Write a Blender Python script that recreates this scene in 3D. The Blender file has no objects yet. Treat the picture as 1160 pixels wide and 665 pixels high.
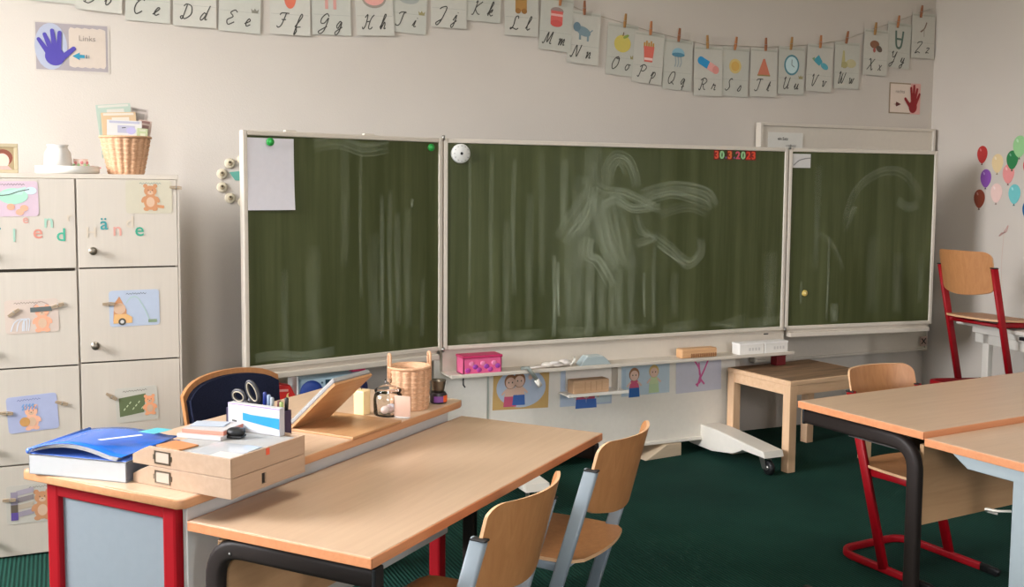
import bpy, bmesh, math, random
from mathutils import Vector, Matrix
random.seed(7)
S = bpy.context.scene
COL = S.collection
PI = math.pi

# ------------------------------------------------------------------ helpers
def lin(c):
    c /= 255.0
    return c / 12.92 if c <= 0.04045 else ((c + 0.055) / 1.055) ** 2.4

def rgb(r, g, b):
    return (lin(r), lin(g), lin(b), 1.0)

_mats = {}
def newmat(name):
    m = bpy.data.materials.new(name); m.use_nodes = True
    return m, m.node_tree, m.node_tree.nodes['Principled BSDF']

def paint(r, g, b, rough=0.6, metal=0.0, spec=0.5):
    k = ('p', r, g, b, rough, metal, spec)
    if k not in _mats:
        m, t, p = newmat('paint_%d_%d_%d' % (r, g, b))
        p.inputs['Roughness'].default_value = rough
        p.inputs['Metallic'].default_value = metal
        p.inputs['Specular IOR Level'].default_value = spec
        tc = t.nodes.new('ShaderNodeTexCoord')
        no = t.nodes.new('ShaderNodeTexNoise'); no.inputs['Scale'].default_value = 40
        mx = t.nodes.new('ShaderNodeMix'); mx.data_type = 'RGBA'
        c = rgb(r, g, b)
        mx.inputs['A'].default_value = tuple(x * 0.96 for x in c[:3]) + (1,)
        mx.inputs['B'].default_value = tuple(min(1, x * 1.04) for x in c[:3]) + (1,)
        t.links.new(tc.outputs['Object'], no.inputs['Vector'])
        t.links.new(no.outputs['Fac'], mx.inputs['Factor'])
        t.links.new(mx.outputs['Result'], p.inputs['Base Color'])
        _mats[k] = m
    return _mats[k]

def wood(name, c1, c2, scale=(1.5, 22, 22), rough=0.45, detail=6.0, nscale=1.0, spec=0.5):
    if name in _mats: return _mats[name]
    m, t, p = newmat(name)
    p.inputs['Roughness'].default_value = rough
    p.inputs['Specular IOR Level'].default_value = spec
    tc = t.nodes.new('ShaderNodeTexCoord')
    mp = t.nodes.new('ShaderNodeMapping'); mp.inputs['Scale'].default_value = scale
    no = t.nodes.new('ShaderNodeTexNoise'); no.inputs['Scale'].default_value = nscale * 2
    no.inputs['Detail'].default_value = detail; no.inputs['Roughness'].default_value = 0.6
    no.inputs['Distortion'].default_value = 0.6
    cr = t.nodes.new('ShaderNodeValToRGB')
    cr.color_ramp.elements[0].position = 0.3; cr.color_ramp.elements[0].color = rgb(*c1)
    cr.color_ramp.elements[1].position = 0.7; cr.color_ramp.elements[1].color = rgb(*c2)
    t.links.new(tc.outputs['Object'], mp.inputs['Vector'])
    t.links.new(mp.outputs['Vector'], no.inputs['Vector'])
    t.links.new(no.outputs['Fac'], cr.inputs['Fac'])
    t.links.new(cr.outputs['Color'], p.inputs['Base Color'])
    _mats[name] = m
    return m

def wall_mat():
    m, t, p = newmat('wall_paint')
    p.inputs['Roughness'].default_value = 0.85
    p.inputs['Specular IOR Level'].default_value = 0.2
    tc = t.nodes.new('ShaderNodeTexCoord')
    n1 = t.nodes.new('ShaderNodeTexNoise'); n1.inputs['Scale'].default_value = 1.3; n1.inputs['Detail'].default_value = 3
    cr = t.nodes.new('ShaderNodeValToRGB')
    cr.color_ramp.elements[0].position = 0.3; cr.color_ramp.elements[0].color = rgb(*WALLC1)
    cr.color_ramp.elements[1].position = 0.7; cr.color_ramp.elements[1].color = rgb(*WALLC2)
    n2 = t.nodes.new('ShaderNodeTexNoise'); n2.inputs['Scale'].default_value = 170; n2.inputs['Detail'].default_value = 2
    bp = t.nodes.new('ShaderNodeBump'); bp.inputs['Strength'].default_value = 0.18; bp.inputs['Distance'].default_value = 0.004
    t.links.new(tc.outputs['Object'], n1.inputs['Vector']); t.links.new(tc.outputs['Object'], n2.inputs['Vector'])
    t.links.new(n1.outputs['Fac'], cr.inputs['Fac']); t.links.new(cr.outputs['Color'], p.inputs['Base Color'])
    t.links.new(n2.outputs['Fac'], bp.inputs['Height']); t.links.new(bp.outputs['Normal'], p.inputs['Normal'])
    return m

def carpet_mat():
    m, t, p = newmat('ribbed_carpet')
    p.inputs['Roughness'].default_value = 0.95
    p.inputs['Specular IOR Level'].default_value = 0.15
    tc = t.nodes.new('ShaderNodeTexCoord')
    wv = t.nodes.new('ShaderNodeTexWave'); wv.wave_type = 'BANDS'; wv.bands_direction = 'X'
    wv.inputs['Scale'].default_value = 21.0; wv.inputs['Distortion'].default_value = 0.4
    wv.inputs['Detail'].default_value = 2; wv.inputs['Detail Scale'].default_value = 3
    no = t.nodes.new('ShaderNodeTexNoise'); no.inputs['Scale'].default_value = 1.6; no.inputs['Detail'].default_value = 4
    fine = t.nodes.new('ShaderNodeTexNoise'); fine.inputs['Scale'].default_value = 260
    cr = t.nodes.new('ShaderNodeValToRGB')
    cr.color_ramp.elements[0].position = 0.35; cr.color_ramp.elements[0].color = rgb(*CARP1)
    cr.color_ramp.elements[1].position = 0.7; cr.color_ramp.elements[1].color = rgb(*CARP2)
    mx = t.nodes.new('ShaderNodeMix'); mx.data_type = 'RGBA'; mx.blend_type = 'MULTIPLY'
    mx.inputs['Factor'].default_value = 0.55
    bp = t.nodes.new('ShaderNodeBump'); bp.inputs['Strength'].default_value = 0.5; bp.inputs['Distance'].default_value = 0.006
    mul = t.nodes.new('ShaderNodeMath'); mul.operation = 'MULTIPLY_ADD'; mul.inputs[1].default_value = 0.5
    for n in (wv, no, fine): t.links.new(tc.outputs['Object'], n.inputs['Vector'])
    t.links.new(no.outputs['Fac'], cr.inputs['Fac'])
    t.links.new(cr.outputs['Color'], mx.inputs['A']); t.links.new(wv.outputs['Color'], mx.inputs['B'])
    t.links.new(mx.outputs['Result'], p.inputs['Base Color'])
    t.links.new(fine.outputs['Fac'], mul.inputs[0]); t.links.new(wv.outputs['Fac'], mul.inputs[2])
    t.links.new(mul.outputs['Value'], bp.inputs['Height']); t.links.new(bp.outputs['Normal'], p.inputs['Normal'])
    return m

def board_mat(name, streak):
    m, t, p = newmat(name)
    p.inputs['Roughness'].default_value = 0.5
    p.inputs['Specular IOR Level'].default_value = 0.35
    tc = t.nodes.new('ShaderNodeTexCoord')
    mp = t.nodes.new('ShaderNodeMapping'); mp.inputs['Scale'].default_value = (8.5, 1, 0.35)
    n1 = t.nodes.new('ShaderNodeTexNoise'); n1.inputs['Scale'].default_value = 1.6; n1.inputs['Detail'].default_value = 5
    n1.inputs['Roughness'].default_value = 0.62; n1.inputs['Distortion'].default_value = 0.15
    r1 = t.nodes.new('ShaderNodeValToRGB')
    r1.color_ramp.elements[0].position = 0.38; r1.color_ramp.elements[0].color = (0, 0, 0, 1)
    r1.color_ramp.elements[1].position = 0.95; r1.color_ramp.elements[1].color = (1, 1, 1, 1)
    n2 = t.nodes.new('ShaderNodeTexNoise'); n2.inputs['Scale'].default_value = 2.4; n2.inputs['Detail'].default_value = 4
    m1 = t.nodes.new('ShaderNodeMath'); m1.operation = 'MULTIPLY'
    m2 = t.nodes.new('ShaderNodeMath'); m2.operation = 'MULTIPLY'; m2.inputs[1].default_value = streak
    mx = t.nodes.new('ShaderNodeMix'); mx.data_type = 'RGBA'
    mx.inputs['A'].default_value = rgb(*BOARDC); mx.inputs['B'].default_value = rgb(*CHALKC)
    t.links.new(tc.outputs['Object'], mp.inputs['Vector']); t.links.new(mp.outputs['Vector'], n1.inputs['Vector'])
    t.links.new(tc.outputs['Object'], n2.inputs['Vector'])
    t.links.new(n1.outputs['Fac'], r1.inputs['Fac'])
    t.links.new(r1.outputs['Color'], m1.inputs[0]); t.links.new(n2.outputs['Fac'], m1.inputs[1])
    t.links.new(m1.outputs['Value'], m2.inputs[0]); t.links.new(m2.outputs['Value'], mx.inputs['Factor'])
    t.links.new(mx.outputs['Result'], p.inputs['Base Color'])
    return m

def chalk_mat(alpha):
    k = ('chalk', alpha)
    if k in _mats: return _mats[k]
    m, t, p = newmat('chalk_dust')
    p.inputs['Base Color'].default_value = rgb(192, 200, 172)
    p.inputs['Roughness'].default_value = 1.0
    p.inputs['Specular IOR Level'].default_value = 0.0
    uv = t.nodes.new('ShaderNodeUVMap'); sx = t.nodes.new('ShaderNodeSeparateXYZ')
    # v across the stroke: fade at both edges, u along: fade at both ends
    def hump(out, pw):
        a = t.nodes.new('ShaderNodeMath'); a.operation = 'MULTIPLY_ADD'; a.inputs[1].default_value = -1; a.inputs[2].default_value = 1
        b = t.nodes.new('ShaderNodeMath'); b.operation = 'MULTIPLY'
        c = t.nodes.new('ShaderNodeMath'); c.operation = 'MULTIPLY'; c.inputs[1].default_value = 4
        d = t.nodes.new('ShaderNodeMath'); d.operation = 'POWER'; d.inputs[1].default_value = pw; d.use_clamp = True
        t.links.new(out, a.inputs[0]); t.links.new(out, b.inputs[0]); t.links.new(a.outputs[0], b.inputs[1])
        t.links.new(b.outputs[0], c.inputs[0]); t.links.new(c.outputs[0], d.inputs[0])
        return d.outputs[0]
    t.links.new(uv.outputs['UV'], sx.inputs[0])
    hv = hump(sx.outputs['Y'], 0.9); hu = hump(sx.outputs['X'], 0.45)
    mp = t.nodes.new('ShaderNodeMapping'); mp.inputs['Scale'].default_value = (1.6, 4.5, 1)
    no = t.nodes.new('ShaderNodeTexNoise'); no.inputs['Scale'].default_value = 1.4; no.inputs['Detail'].default_value = 2.5
    t.links.new(uv.outputs['UV'], mp.inputs['Vector']); t.links.new(mp.outputs['Vector'], no.inputs['Vector'])
    a = t.nodes.new('ShaderNodeMath'); a.operation = 'MULTIPLY'; t.links.new(hv, a.inputs[0]); t.links.new(hu, a.inputs[1])
    rr = t.nodes.new('ShaderNodeValToRGB'); rr.color_ramp.elements[0].position = 0.22; rr.color_ramp.elements[1].position = 0.85
    t.links.new(no.outputs['Fac'], rr.inputs['Fac'])
    b = t.nodes.new('ShaderNodeMath'); b.operation = 'MULTIPLY'; t.links.new(a.outputs[0], b.inputs[0]); t.links.new(rr.outputs['Color'], b.inputs[1])
    c = t.nodes.new('ShaderNodeMath'); c.operation = 'MULTIPLY'; c.inputs[1].default_value = alpha * .92; t.links.new(b.outputs[0], c.inputs[0])
    t.links.new(c.outputs[0], p.inputs['Alpha'])
    _mats[k] = m
    return m

def glass_mat(name, tint=(1, 1, 1), rough=0.02):
    if name in _mats: return _mats[name]
    m, t, p = newmat(name)
    p.inputs['Base Color'].default_value = tint + (1,)
    p.inputs['Roughness'].default_value = rough
    p.inputs['Transmission Weight'].default_value = 1.0
    p.inputs['IOR'].default_value = 1.45
    _mats[name] = m
    return m

# mesh builder ------------------------------------------------------
class MB:
    def __init__(s):
        s.bm = bmesh.new(); s.mats = []; s.k = 0
    def mi(s, m):
        if m not in s.mats: s.mats.append(m)
        return s.mats.index(m)
    def merge(s, tb, m, smooth=False, M=None):
        if M is not None: bmesh.ops.transform(tb, matrix=M, verts=tb.verts)
        i = s.mi(m)
        for f in tb.faces: f.material_index = i; f.smooth = smooth
        me = bpy.data.meshes.new('tmp'); tb.to_mesh(me); tb.free()
        s.bm.from_mesh(me); bpy.data.meshes.remove(me)
    def box(s, c, d, m, bev=0.0, M=None, seg=2, smooth=False):
        tb = bmesh.new(); bmesh.ops.create_cube(tb, size=1.0)
        for v in tb.verts: v.co = Vector((v.co.x * d[0] + c[0], v.co.y * d[1] + c[1], v.co.z * d[2] + c[2]))
        if bev > 0:
            bmesh.ops.bevel(tb, geom=list(tb.edges), offset=bev, segments=seg, profile=0.5, affect='EDGES')
        s.merge(tb, m, smooth, M)
    def bb(s, x0, x1, y0, y1, z0, z1, m, bev=0.0, M=None):
        s.box(((x0 + x1) / 2, (y0 + y1) / 2, (z0 + z1) / 2), (x1 - x0, y1 - y0, z1 - z0), m, bev, M)
    def raw(s, vs, fs, m, smooth=False, M=None):
        tb = bmesh.new(); vv = [tb.verts.new(v) for v in vs]
        for f in fs:
            try: tb.faces.new([vv[i] for i in f])
            except ValueError: pass
        bmesh.ops.recalc_face_normals(tb, faces=tb.faces)
        s.merge(tb, m, smooth, M)
    def prism(s, pts, z0, z1, m, bev=0.0, M=None, smooth=False):
        """polygon in xy, from z0 to z1"""
        n = len(pts); tb = bmesh.new()
        a = [tb.verts.new((p[0], p[1], z0)) for p in pts]; b = [tb.verts.new((p[0], p[1], z1)) for p in pts]
        tb.faces.new(a[::-1]); tb.faces.new(b)
        for i in range(n): tb.faces.new((a[i], a[(i + 1) % n], b[(i + 1) % n], b[i]))
        bmesh.ops.recalc_face_normals(tb, faces=tb.faces)
        if bev > 0:
            es = [e for e in tb.edges if abs(e.verts[0].co.z - e.verts[1].co.z) < 1e-7]
            bmesh.ops.bevel(tb, geom=es, offset=bev, segments=2, profile=0.5, affect='EDGES')
        s.merge(tb, m, smooth, M)
    def lathe(s, prof, m, seg=32, c=(0, 0, 0), M=None, smooth=True, close=False):
        vs = []; fs = []; n = len(prof)
        for j in range(seg):
            a = 2 * PI * j / seg
            for r, z in prof: vs.append((c[0] + r * math.cos(a), c[1] + r * math.sin(a), c[2] + z))
        for j in range(seg):
            k = (j + 1) % seg
            for i in range(n - 1): fs.append((j * n + i, k * n + i, k * n + i + 1, j * n + i + 1))
            if close: fs.append((j * n + n - 1, k * n + n - 1, k * n, j * n))
        tb = bmesh.new(); vv = [tb.verts.new(v) for v in vs]
        for f in fs: tb.faces.new([vv[i] for i in f])
        bmesh.ops.remove_doubles(tb, verts=tb.verts, dist=1e-6)
        bmesh.ops.recalc_face_normals(tb, faces=tb.faces)
        s.merge(tb, m, smooth, M)
    def tube(s, path, w, h, m, up=(0, 0, 1), closed=False, r=None, M=None, smooth=True, nseg=3):
        """sweep a rounded rectangle (w along side, h along up)"""
        path = [Vector(p) for p in path]; up = Vector(up); n = len(path)
        r = min(w, h) * 0.49 if r is None else r
        sec = []
        for cx, cy, a0 in ((w / 2 - r, h / 2 - r, 0), (-w / 2 + r, h / 2 - r, 90), (-w / 2 + r, -h / 2 + r, 180), (w / 2 - r, -h / 2 + r, 270)):
            for k in range(nseg + 1):
                a = math.radians(a0 + 90 * k / nseg); sec.append((cx + r * math.cos(a), cy + r * math.sin(a)))
        tb = bmesh.new(); rings = []
        for i, p in enumerate(path):
            if closed: t = path[(i + 1) % n] - path[i - 1]
            else: t = path[min(i + 1, n - 1)] - path[max(i - 1, 0)]
            t.normalize()
            # mitre scale
            sc = 1.0
            if (closed or 0 < i < n - 1):
                d = (path[(i + 1) % n] - p).normalized(); sc = 1 / max(0.5, abs(d.dot(t)))
            side = t.cross(up)
            if side.length < 1e-4: side = t.cross(Vector((1, 0, 0)))
            side.normalize(); u = side.cross(t).normalized()
            rings.append([tb.verts.new(p + side * a * sc + u * b * (sc if abs(u.z) < 0.9 and False else 1)) for a, b in sec])
        k = len(sec)
        for i in range(n if closed else n - 1):
            A = rings[i]; B = rings[(i + 1) % n]
            for j in range(k): tb.faces.new((A[j], A[(j + 1) % k], B[(j + 1) % k], B[j]))
        if not closed:
            tb.faces.new(rings[0][::-1]); tb.faces.new(rings[-1])
        bmesh.ops.recalc_face_normals(tb, faces=tb.faces)
        s.merge(tb, m, smooth, M)
    def ball(s, c, r, m, M=None, seg=16):
        tb = bmesh.new(); bmesh.ops.create_uvsphere(tb, u_segments=seg, v_segments=max(6, seg // 2), radius=1.0)
        rr = r if isinstance(r, (tuple, list)) else (r, r, r)
        for v in tb.verts: v.co = Vector((v.co.x * rr[0] + c[0], v.co.y * rr[1] + c[1], v.co.z * rr[2] + c[2]))
        s.merge(tb, m, True, M)
    # flat artwork in the local xz plane, facing -y, "off" metres in front of y=0
    def ap(s, pts, off, m):
        s.k += 1; off += s.k * 2.5e-5
        tb = bmesh.new(); vv = [tb.verts.new((p[0], -off, p[1])) for p in pts]
        f = tb.faces.new(vv)
        f.normal_update()
        if f.normal.y > 0: f.normal_flip()
        bmesh.ops.triangulate(tb, faces=tb.faces)
        s.merge(tb, m)
    def ar(s, x0, x1, z0, z1, off, m): s.ap([(x0, z0), (x1, z0), (x1, z1), (x0, z1)], off, m)
    def ae(s, cx, cz, rx, rz, off, m, rot=0, n=22, a0=0, a1=360):
        c, sn = math.cos(rot), math.sin(rot); pts = []
        full = abs(a1 - a0) >= 360
        for k in range(n if full else n + 1):
            a = math.radians(a0 + (a1 - a0) * k / n); x, z = rx * math.cos(a), rz * math.sin(a)
            pts.append((cx + x * c - z * sn, cz + x * sn + z * c))
        s.ap(pts, off, m)
    def ast(s, pts, w, off, m, w2=None, sm=True, uv=False):
        """ribbon stroke along pts"""
        P = smooth2(pts) if sm and len(pts) > 2 else pts
        if not uv: s.k += 1; off += s.k * 2.5e-5
        n = len(P); tb = bmesh.new(); L = tb.loops.layers.uv.new('UVMap') if uv else None
        rows = []
        for i in range(n):
            a = P[max(i - 1, 0)]; b = P[min(i + 1, n - 1)]
            dx, dz = b[0] - a[0], b[1] - a[1]; l = math.hypot(dx, dz) or 1e-9
            u = i / (n - 1); ww = (w if w2 is None else w + (w2 - w) * u) / 2
            nx, nz = -dz / l * ww, dx / l * ww
            rows.append((tb.verts.new((P[i][0] + nx, -off, P[i][1] + nz)), tb.verts.new((P[i][0] - nx, -off, P[i][1] - nz)), u))
        for i in range(n - 1):
            f = tb.faces.new((rows[i][0], rows[i][1], rows[i + 1][1], rows[i + 1][0]))
            f.normal_update()
            if uv:
                for lp, q in zip(f.loops, ((rows[i][2], 0), (rows[i][2], 1), (rows[i + 1][2], 1), (rows[i + 1][2], 0))): lp[L].uv = q
            if f.normal.y > 0: f.normal_flip()
        s.merge(tb, m)
    def text(s, string, cx, cz, size, off, m, depth=0.0, shear=0.0, bold=0.0):
        vs, fs = glyphs(string, size, depth, shear, bold)
        xs = [v[0] for v in vs]; ys = [v[1] for v in vs]
        mx, my = (min(xs) + max(xs)) / 2, (min(ys) + max(ys)) / 2
        tb = bmesh.new(); vv = [tb.verts.new((v[0] - mx + cx, -off - v[2], v[1] - my + cz)) for v in vs]
        for f in fs:
            try: tb.faces.new([vv[i] for i in f])
            except ValueError: pass
        s.merge(tb, m)
    def build(s, name, parent=None, loc=(0, 0, 0), rot=(0, 0, 0), **kw):
        me = bpy.data.meshes.new(name); s.bm.to_mesh(me); s.bm.free()
        for m in s.mats: me.materials.append(m)
        o = bpy.data.objects.new(name, me); COL.objects.link(o)
        o.location = loc; o.rotation_euler = rot
        if parent is not None: o.parent = parent
        for k, v in kw.items(): o[k] = v
        return o

def smooth2(pts, n=7):
    out = []
    P = [pts[0]] + list(pts) + [pts[-1]]
    for i in range(1, len(P) - 2):
        p0, p1, p2, p3 = P[i - 1], P[i], P[i + 1], P[i + 2]
        for k in range(n):
            t = k / n
            out.append(tuple(0.5 * (2 * p1[d] + (p2[d] - p0[d]) * t + (2 * p0[d] - 5 * p1[d] + 4 * p2[d] - p3[d]) * t * t + (3 * p1[d] - p0[d] - 3 * p2[d] + p3[d]) * t ** 3) for d in range(2)))
    out.append(tuple(pts[-1]))
    return out

_g = {}
def glyphs(string, size, depth, shear, bold):
    k = (string, size, depth, shear, bold)
    if k not in _g:
        cu = bpy.data.curves.new('t', 'FONT'); cu.body = string; cu.size = size; cu.extrude = depth; cu.shear = shear
        cu.offset = bold; cu.resolution_u = 3
        o = bpy.data.objects.new('t', cu); COL.objects.link(o)
        dg = bpy.context.evaluated_depsgraph_get()
        me = bpy.data.meshes.new_from_object(o.evaluated_get(dg))
        _g[k] = ([tuple(v.co) for v in me.vertices], [tuple(p.vertices) for p in me.polygons])
        bpy.data.objects.remove(o); bpy.data.curves.remove(cu); bpy.data.meshes.remove(me)
    return _g[k]

def fillet(pts, r, n=6):
    pts = [Vector(p) for p in pts]; out = [pts[0]]
    for i in range(1, len(pts) - 1):
        p = pts[i]; a = (pts[i - 1] - p); b = (pts[i + 1] - p)
        d = min(r, a.length * 0.49, b.length * 0.49)
        A = p + a.normalized() * d; B = p + b.normalized() * d
        for k in range(n + 1):
            t = k / n; out.append(A * (1 - t) ** 2 + p * 2 * t * (1 - t) + B * t * t)
    out.append(pts[-1]); return out

def thing(name, label, cat, loc=(0, 0, 0), rz=0.0, group=None, rot=None):
    o = bpy.data.objects.new(name, None); COL.objects.link(o)
    o.empty_display_size = 0.1
    o.location = loc; o.rotation_euler = rot if rot else (0, 0, rz)
    return tag(o, label, cat, group)

def tag(o, label, cat, group=None):
    o['label'] = label; o['category'] = cat
    if group: o['group'] = group
    return o

def struct(o):
    o['kind'] = 'structure'; return o

def copy_thing(o):
    c = o.copy(); COL.objects.link(c)
    for ch in o.children:
        d = ch.copy(); COL.objects.link(d); d.parent = c
        for g in ch.children:
            e = g.copy(); COL.objects.link(e); e.parent = d
    return c

# ------------------------------------------------------------------ colours
FILL_LIGHT = 10.0  # emission strength of the added overhead fill light
WALLC1 = (196, 187, 176); WALLC2 = (202, 193, 182)
CARP1 = (22, 62, 52); CARP2 = (33, 78, 66)
BOARDC = (56, 62, 25); CHALKC = (140, 146, 104)

M_wall = wall_mat(); M_carpet = carpet_mat()
M_board = board_mat('chalkboard_green', 0.55)
M_ceil = paint(236, 232, 224, 0.9)
M_enamel = paint(204, 194, 179, 0.4)
M_white = paint(212, 206, 195, 0.5)
M_pwhite = paint(232, 226, 214, 0.45)
M_paper = paint(196, 192, 186, 0.75)
M_cab = wood('cabinet_laminate', (190, 180, 166), (194, 184, 170), (26, 26, 1.2), 0.5, 4)
M_dark = paint(30, 27, 25, 0.7)
M_black = paint(16, 16, 17, 0.5)
M_gap = paint(70, 62, 52, 0.8)
M_steel = paint(150, 148, 142, 0.35, 0.9)
M_knob = paint(120, 112, 100, 0.35, 0.8)
M_desk = wood('beech_laminate', (199, 168, 139), (209, 179, 150), (1.6, 26, 26), 0.3, 6)
M_deskedge = wood('beech_edge', (204, 134, 90), (214, 146, 102), (2, 30, 30), 0.4)
M_ply = wood('beech_plywood', (172, 116, 70), (188, 132, 84), (26, 26, 1.8), 0.4)
M_plyedge = wood('plywood_edge', (206, 160, 118), (220, 176, 134), (4, 4, 60), 0.5)
M_panelwood = wood('modesty_laminate', (178, 138, 98), (190, 150, 110), (2, 24, 24), 0.45)
M_brownframe = paint(42, 35, 32, 0.5, 0.0, 0.25)
M_greyframe = paint(134, 144, 151, 0.45, 0.1)
M_blueframe = paint(152, 163, 167, 0.45)
M_red = paint(148, 3, 18, 0.5, 0.0, 0.3)
M_darkred = paint(112, 18, 26, 0.5)
M_pine = wood('pine', (224, 182, 142), (234, 196, 158), (3, 24, 24), 0.5)
M_pinev = wood('pine_upright', (224, 182, 142), (234, 196, 158), (24, 24, 2.2), 0.5)
M_worn = wood('worn_table_top', (96, 74, 54), (160, 126, 94), (2.2, 14, 14), 0.5, 8)
M_whitepanel = paint(128, 136, 141, 0.5)
M_wicker = wood('wicker', (182, 138, 102), (212, 168, 132), (40, 40, 160), 0.7, 3)
M_lightwood = wood('light_poplar', (173, 144, 118), (183, 154, 128), (2.5, 26, 26), 0.55)
M_lightwood2 = wood('light_poplar_upright', (173, 144, 118), (183, 154, 128), (2.5, 2.5, 26), 0.55)
M_navy = wood('navy_fabric', (30, 34, 52), (44, 48, 70), (90, 90, 90), 0.95, 4, 1.5, 0.1)
M_ink = paint(70, 68, 62, 0.7)

# ------------------------------------------------------------------ room
XL, XR, YB, YF, ZC = -2.9, 5.1, 4.985, -3.6, 3.4
def wall_box(name, x0, x1, y0, y1, z0, z1, m=M_wall):
    b = MB(); b.bb(x0, x1, y0, y1, z0, z1, m); return struct(b.build(name))
wall_box('floor', XL - .2, XR + .2, YF - .2, YB + .2, -0.12, 0.0, M_carpet)
wall_box('ceiling', XL - .2, XR + .2, YF - .2, YB + .2, ZC, ZC + .12, M_ceil)
wall_box('wall_back', XL - .2, XR + .2, YB, YB + .2, 0, ZC)
wall_box('wall_right', XR, XR + .2, YF, YB, 0, ZC)
WINS = [(2.35, 4.2)]
SILL, HEAD = 1.5, 3.25
RWINS = [(-1.8, -0.9), (2.7, 3.3)]
b = MB()
edges = [XL - .2] + [v for w in RWINS for v in w] + [XR + .2]
for i in range(0, len(edges), 2): b.bb(edges[i], edges[i + 1], YF - .2, YF, SILL, HEAD, M_wall)
b.bb(XL - .2, XR + .2, YF - .2, YF, 0, SILL, M_wall); b.bb(XL - .2, XR + .2, YF - .2, YF, HEAD, ZC, M_wall)
struct(b.build('wall_front'))
def portal(loc, rot, sx, sy):
    L = bpy.data.lights.new('window_portal', 'AREA'); L.shape = 'RECTANGLE'; L.size = sx; L.size_y = sy
    L.cycles.is_portal = True
    lo = bpy.data.objects.new('window_portal', L); COL.objects.link(lo); lo.location = loc; lo.rotation_euler = rot
for k, (x0, x1) in enumerate(RWINS):
    b = MB()
    for a in (x0, (x0 + x1) / 2 - .03, x1 - .06): b.bb(a, a + .06, YF - .13, YF - .07, SILL, HEAD, M_white)
    for a in (SILL, HEAD - .06): b.bb(x0, x1, YF - .13, YF - .07, a, a + .06, M_white)
    struct(b.build('window_%d' % (k + 2)))
    portal(((x0 + x1) / 2, YF - .15, (SILL + HEAD) / 2), (PI / 2, 0, 0), x1 - x0, HEAD - SILL)
b = MB()
b.bb(XL - .2, XL, YF, YB, 0, SILL, M_wall); b.bb(XL - .2, XL, YF, YB, HEAD, ZC, M_wall)
edges = [YF] + [v for w in WINS for v in w] + [YB]
for i in range(0, len(edges), 2): b.bb(XL - .2, XL, edges[i], edges[i + 1], SILL, HEAD, M_wall)
struct(b.build('wall_left'))
for i, (y0, y1) in enumerate(WINS):
    b = MB(); x0, x1 = XL - .13, XL - .07
    for a in (y0, y1 - .06): b.bb(x0, x1, a, a + .06, SILL, HEAD, M_white)
    for a in (SILL, HEAD - .06): b.bb(x0, x1, y0, y1, a, a + .06, M_white)
    b.bb(x0, x1, (y0 + y1) / 2 - .04, (y0 + y1) / 2 + .04, SILL, HEAD, M_white)
    b.bb(XL - .2, XL + .02, y0, y1, SILL - .001, SILL + .02, M_white)
    struct(b.build('window_%d' % (i + 1)))
    portal((XL - .15, (y0 + y1) / 2, (SILL + HEAD) / 2), (0, -PI / 2, 0), HEAD - SILL, y1 - y0)

# ------------------------------------------------------------------ chalkboard
BX, BY, BZ, BW, BH = 1.698, 4.607, 0.675, 1.96, 0.962
AL, AR, WW, HG = 0.2453, 0.0965, 0.9476, 0.0246
CB = thing('chalkboard', 'large green three-panel school chalkboard with white frame and chalk tray on wall stand', 'chalkboard', (BX, BY, 0))
def panel(w, name, parent, loc, rz, x0):
    """writing surface in local xz plane, x from x0 to x0+w"""
    b = MB()
    b.bb(x0, x0 + w, 0.0, 0.022, BZ, BZ + BH, M_board)
    p = b.build(name, parent, loc, (0, 0, rz))
    f = MB(); t = .021
    f.bb(x0 - t, x0, -.008, .03, BZ - t, BZ + BH + t, M_enamel, .004)
    f.bb(x0 + w, x0 + w + t, -.008, .03, BZ - t, BZ + BH + t, M_enamel, .004)
    f.bb(x0, x0 + w, -.008, .03, BZ + BH, BZ + BH + t, M_enamel, .004)
    f.bb(x0, x0 + w, -.008, .03, BZ - t, BZ, M_enamel, .004)
    fo = f.build('panel_frame', p)
    return p
P0 = panel(BW, 'middle_writing_panel', CB, (0, 0, 0), 0, 0.0)
# wings: local x keeps pointing right; rotated about hinge
PL = panel(WW, 'wing_panel', CB, (-HG, 0, 0), AL, -HG - WW)
PR = panel(WW, 'wing_panel', CB, (BW + HG, 0, 0), -AR, HG)
for p, x0 in ((PL, -HG - WW), (PR, HG)):
    b = MB(); b.bb(x0 + .005, x0 + WW - .005, -.022, .02, BZ - .062, BZ - .036, M_enamel, .004)
    b.bb(x0 + .005, x0 + WW - .005, .004, .02, BZ - .04, BZ - .02, M_enamel)
    b.build('wing_ledge', p)
    if p is PL:
        for xx in (-.80, -.42):
            b = MB(); b.bb(xx, xx + .05, -.004, .02, BZ + BH + .02, BZ + BH + .028, M_enamel, .002); b.build('top_clip', p)
for x in (-HG, BW + HG):
    for z in (BZ - .022, BZ + BH + .018):
        b = MB(); b.lathe([(0, 0), (.007, 0), (.007, .022), (0, .024)], M_steel, 12, (x, -.012, z - .006)); b.build('hinge', CB)
# apron behind tray, tray, lower panel, uprights, feet
b = MB(); b.bb(-.02, 2.0, .012, .05, .545, BZ - .022, M_enamel, .003); b.bb(1.86, 1.89, .0105, .0125, .632, .638, M_dark); b.build('apron_strip', CB)
b = MB(); b.bb(-.05, .228, .045, .06, .09, .60, M_pwhite, .003); b.build('side_panel', CB)
b = MB()
b.bb(-.03, 1.955, -.13, .012, .541, .549, M_enamel, .002); b.bb(-.03, 1.955, -.136, -.128, .538, .556, M_enamel, .003)
b.build('chalk_tray', CB)
b = MB(); b.tube([(0.045, -.1, .54), (.045, -.1, .50), (.05, -.11, .49)], .007, .007, M_dark); b.build('tray_hook', CB)
b = MB(); b.bb(.235, 1.708, .053, .10, .085, .542, M_pwhite, .003); b.bb(.235, 1.708, .035, .10, .072, .09, M_pwhite, .004); b.bb(.231, .239, .05, .10, .075, .54, paint(190, 196, 184, .5)); b.build('lower_panel', CB)
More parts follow.
